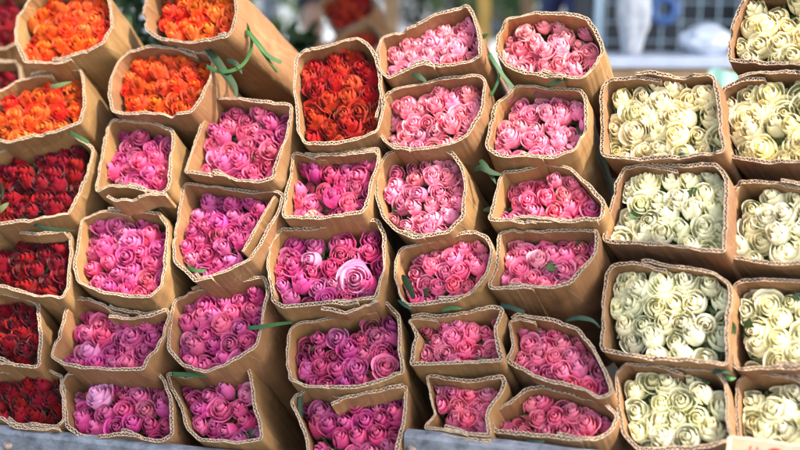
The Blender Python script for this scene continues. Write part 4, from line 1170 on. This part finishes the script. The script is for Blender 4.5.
def person(label, loc, yaw, shirt, seated=False):
    rt = empty('person', label, 'person', loc); rt.rotation_euler = (0, 0, yaw)
    hip = .50 if seated else .90
    s = hip - .90
    P = [(0, 0, .93 + s, .125, .09), (0, .005, 1.06 + s, .12, .085), (0, .005, 1.22 + s, .14, .095), (0, .01, 1.36 + s, .12, .08), (0, .005, 1.45 + s, .052), (0, -.01, 1.53 + s, .055), (0, -.02, 1.60 + s, .075, .085), (0, -.015, 1.67 + s, .068, .075), (0, -.105, 1.585 + s, .010)]
    E = [(0, 1), (1, 2), (2, 3), (3, 4), (4, 5), (5, 6), (6, 7), (6, 8)]
    SP, SE = [(0, 0, .96 + s, .15, .11), (0, .005, 1.1 + s, .14, .10), (0, .005, 1.24 + s, .155, .11), (0, .01, 1.37 + s, .13, .09), (0, .005, 1.42 + s, .07)], [(0, 1), (1, 2), (2, 3), (3, 4)]
    TP, TE = [(0, 0, .95 + s, .145, .11)], []
    shoes = []
    for sd in (-1, 1):
        b = len(P)
        hand = Vector((sd * .16, -.36, .74 + s)) if seated else Vector((sd * .27, -.06, .80))
        elb = Vector((sd * .27, -.06, 1.10 + s)) if seated else Vector((sd * .26, .01, 1.10))
        P += [(sd * .17, .005, 1.37 + s, .055), (*elb, .042), (*(elb.lerp(hand, .9)), .028), (*hand, .026, .036)]
        E += [(3, b), (b, b + 1), (b + 1, b + 2), (b + 2, b + 3)]
        d = (hand - elb).normalized(); side = Vector((0, 1, 0)) if not seated else Vector((1, 0, 0))
        pal = len(P) - 1
        for k, (o_, l) in enumerate(((-.027, .070), (-.009, .080), (.009, .075), (.027, .060))):
            a0 = len(P); q = hand + d * .035 + side * o_; P += [(*q, .0095), (*(q + d * l * .55 - Vector((sd * .006, 0, 0))), .0085), (*(q + d * l * .95 - Vector((sd * .020, 0, 0))), .007)]
            E += [(pal, a0), (a0, a0 + 1), (a0 + 1, a0 + 2)]
        a0 = len(P); q = hand - side * .036; P += [(*(q + d * .01), .011), (*(q + d * .05 - side * .012), .0085)]; E += [(pal, a0), (a0, a0 + 1)]
        b = len(P)
        if seated: knee, ank = Vector((sd * .13, -.42, .50)), Vector((sd * .13, -.40, .09))
        else: knee, ank = Vector((sd * .10, -.01, .50)), Vector((sd * .10, .02, .09))
        P += [(sd * .09, -.01, .88 + s, .085), (*knee, .058), (*ank, .036), (ank.x, ank.y - .11, .035, .035, .028)]
        E += [(0, b), (b, b + 1), (b + 1, b + 2), (b + 2, b + 3)]
        b = len(SP); SP += [(sd * .175, .005, 1.37 + s, .070), (*(Vector((sd * .175, .005, 1.37 + s)).lerp(elb, .75)), .060)]; SE += [(3, b), (b, b + 1)]
        b = len(TP); TP += [(sd * .095, -.01, .88 + s, .105), (*knee, .075), (*(ank + Vector((0, 0, .02))), .058)]; TE += [(0, b), (b, b + 1), (b + 1, b + 2)]
        shoes.append([(ank.x, ank.y + .03, .05, .045, .045), (ank.x, ank.y - .08, .042, .045, .038), (ank.x, ank.y - .15, .036, .038, .030)])
    skin_mesh('body', P, E, M['skin'], rt)
    skin_mesh('shirt', SP, SE, shirt, rt); skin_mesh('trousers', TP, TE, M['trousers'], rt)
    for sh in shoes: skin_mesh('shoe', sh, [(0, 1), (1, 2)], M['shoe'], rt)
    skin_mesh('hair', [(0, .03, 1.60 + s, .070, .055), (0, .02, 1.66 + s, .078, .075), (0, -.02, 1.715 + s, .060, .060), (0, .045, 1.53 + s, .05, .03)], [(0, 1), (1, 2), (0, 3)], M['hair'], rt)
    for sd in (-1, 1):
        mb = MB(); mb.box((sd * .03 - .011, -.094, 1.612 + s), (sd * .03 + .011, -.088, 1.620 + s), bev=.002); mb.build('eye', M['hair'], rt)
    return rt
p = wpt(312, 22, 5.6); person('seated person in a light blue shirt far behind the orange-red bunch', (p.x, p.y, 0), .3, M['blue_shirt'], True)
mb = MB(); mb.tube([(p.x, p.y, 0.0), (p.x, p.y, .02), (p.x, p.y, .36), (p.x, p.y, .385)], [.17, .17, .14, .15], 20)
tag(mb.build('stool', M['ring']), 'round blue plastic stool under the seated person', 'stool')
p = wpt(594, 10, 5.4); person('standing person in navy clothes far behind the peach pink bunch', (p.x, p.y, 0), -.4, M['navy_shirt'])

# shop building across the street
bd = empty('shop_building', 'pale grey shop building across the street behind the market', 'building', (0, 10.5, 0))
def bpart(name, lo, hi, m, par=None, bev=.0):
    mb = MB(); mb.box(lo, hi, bev=bev); return mb.build(name, m, par or bd)
xs = [-9, -6.4, -5.4, -2.9, -1.9, .5, 1.4, 3.9, 5.0, 7.4, 9]
for a, b in zip(xs[0::2], xs[1::2]): bpart('wall', (a, 0, 0), (b, .3, 3.0), M['plaster'])
bpart('wall', (-9, 0, 3.003), (9, .3, 6.5), M['plaster'])
for k, (a, b) in enumerate(zip(xs[1::2], xs[2::2])):
    f = bpart('shop_window', (a + .002, .06, .02), (b - .002, .16, 2.998), M['frame_white'])
    bpart('pane', (a + .08, .03, .45), (b - .08, .055, 2.9), M['glass_dark'], f)
for k, (a, b) in enumerate(((-4.9, -3.3), (-1.3, -.1), (2.0, 3.3), (5.6, 6.9))):
    f = bpart('shutter', (a, -.06, .05), (b, -.003, 2.5), [M['shutter'], M['frame_white'], M['ochre'], M['shutter']][k])
for k in range(5):
    a = -7.8 + 3.6 * k
    f = bpart('window', (a, -.05, 3.9), (a + 1.2, -.003, 5.4), M['frame_white']); bpart('pane', (a + .08, -.058, 3.98), (a + 1.12, -.053, 5.32), M['glass_dark'], f)

def tree(label, loc, h, seed):
    r = random.Random(seed); t = empty('potted_tree', label, 'tree', loc, group='potted trees before the shop building')
    mb = MB(); mb.tube([(0, 0, 0), (0, 0, .02), (0, 0, .34), (0, 0, .38)], [.16, .17, .22, .23], 18); mb.build('pot', M['pot'], t, True)
    mb = MB(); mb.tube([(0, 0, .36), (.02, 0, .8), (-.02, .02, h * .8)], [.035, .03, .015], 9)
    for k in range(7):
        a = r.uniform(0, 6.28); z = r.uniform(.5, .8) * h; l = r.uniform(.25, .5)
        mb.tube([(0, 0, z), (l * .5 * math.cos(a), l * .5 * math.sin(a), z + .15), (l * math.cos(a), l * math.sin(a), z + .2)], [.014, .009, .004], 6)
    mb.build('trunk', M['bark'], t, True)
    V, F = [], []
    cl = [(r.gauss(0, .22), r.gauss(0, .22), h * r.uniform(.55, 1.0), r.uniform(.14, .26)) for _ in range(11)]
    for k in range(1500):
        cx, cy, cz, cr = r.choice(cl)
        p = Vector((cx + r.gauss(0, cr * .55), cy + r.gauss(0, cr * .55), cz + r.gauss(0, cr * .5)))
        d = Vector((r.gauss(0, 1), r.gauss(0, 1), r.gauss(-.1, .8))).normalized(); sd = d.cross(Vector((r.gauss(0, 1), r.gauss(0, 1), r.gauss(0, 1)))).normalized(); l = r.uniform(.05, .10); b = len(V)
        V += [tuple(p - sd * .02), tuple(p + sd * .02), tuple(p + d * l + sd * .015), tuple(p + d * l - sd * .015)]; F.append((b, b + 1, b + 2, b + 3))
    link('crown', V, F, M['leaf'], t)
for k, (px, lab) in enumerate(((235, 'potted tree with dense dark crown behind the green tied orange bunch'), (420, 'potted tree with dark crown behind the slant backed pink bunch'), (505, 'potted tree with dark crown behind the peach pink bunch'))):
    p = wpt(px, 20, 8.2); tree(lab, (p.x, p.y, 0), [1.7, 1.65, 1.5][k], 20 + k)

# unseen parasol, added and placed to shade the lower rows
PX, PY, PZ = 0.32, -1.86, 2.55
um = empty('added_parasol', 'square off-white cantilever parasol added out of view for its shade', 'parasol', (PX, PY, 0))
hw = 0.98; K = 12; V, F = [], []
for i in range(K + 1):
    for j in range(K + 1):
        x, y = -1 + 2 * i / K, -1 + 2 * j / K
        V.append((x * hw * 1.15, y * hw, PZ + .42 * (1 - max(abs(x), abs(y))) ** 1.1 + .012 * noise.noise(Vector((x * 3, y * 3, 1)))))
for i in range(K):
    for j in range(K): q = i * (K + 1) + j; F.append((q, q + K + 1, q + K + 2, q + 1))
cn = link('canopy', V, F, M['para'], um); md = cn.modifiers.new('thick', 'SOLIDIFY'); md.thickness = .004
mb = MB(); mb.tube([(0, -1.3, .06), (0, -1.3, PZ + .55)], .03, 14); mb.build('pole', M['wood'], um, True)
mb = MB(); mb.tube([(0, -1.3, PZ + .52), (0, -.6, PZ + .60), (0, 0, PZ + .50), (0, 0, PZ + .39)], .022, 12); mb.build('arm', M['wood'], um, True)
mb = MB(); mb.box((-.3, -1.6, 0), (.3, -1.0, .06), bev=.01); mb.build('base', M['sack'], um)
for sx in (-1, 1):
    for sy in (-1, 1):
        mb = MB(); mb.tube([(0, 0, PZ + .385), (sx * hw * 1.12, sy * hw * .97, PZ - .012)], .008, 6); mb.build('rib', M['wood'], um)

# ------------------------------------------------------------------ light, world, view
SUN_DIR = Vector((0.50, -0.42, 0.76)).normalized()
sun_d = bpy.data.lights.new('sun', 'SUN'); sun_d.energy = 2.0; sun_d.angle = R(0.6); sun_d.color = (1.0, 0.93, 0.82)
sun = bpy.data.objects.new('sun', sun_d); COL.objects.link(sun)
sun.rotation_euler = SUN_DIR.to_track_quat('Z', 'Y').to_euler()
wd = bpy.data.worlds.new('World'); SC.world = wd; wd.use_nodes = True
wn = wd.node_tree; bg = wn.nodes['Background']
sky = wn.nodes.new('ShaderNodeTexSky'); sky.sky_type = 'NISHITA'; sky.sun_disc = False
sky.sun_elevation = math.asin(SUN_DIR.z); sky.sun_rotation = math.atan2(SUN_DIR.x, SUN_DIR.y)
sky.dust_density = 2.5
wn.links.new(sky.outputs[0], bg.inputs[0]); bg.inputs[1].default_value = 0.15
SC.view_settings.view_transform = 'Standard'; SC.view_settings.look = 'None'
SC.view_settings.gamma = 1; SC.view_settings.use_curve_mapping = False
SC.view_settings.exposure = 2.35
SC.render.engine = 'CYCLES'
SC.cycles.use_denoising = True
SC.cycles.max_bounces = 10; SC.cycles.diffuse_bounces = 6; SC.cycles.transmission_bounces = 6
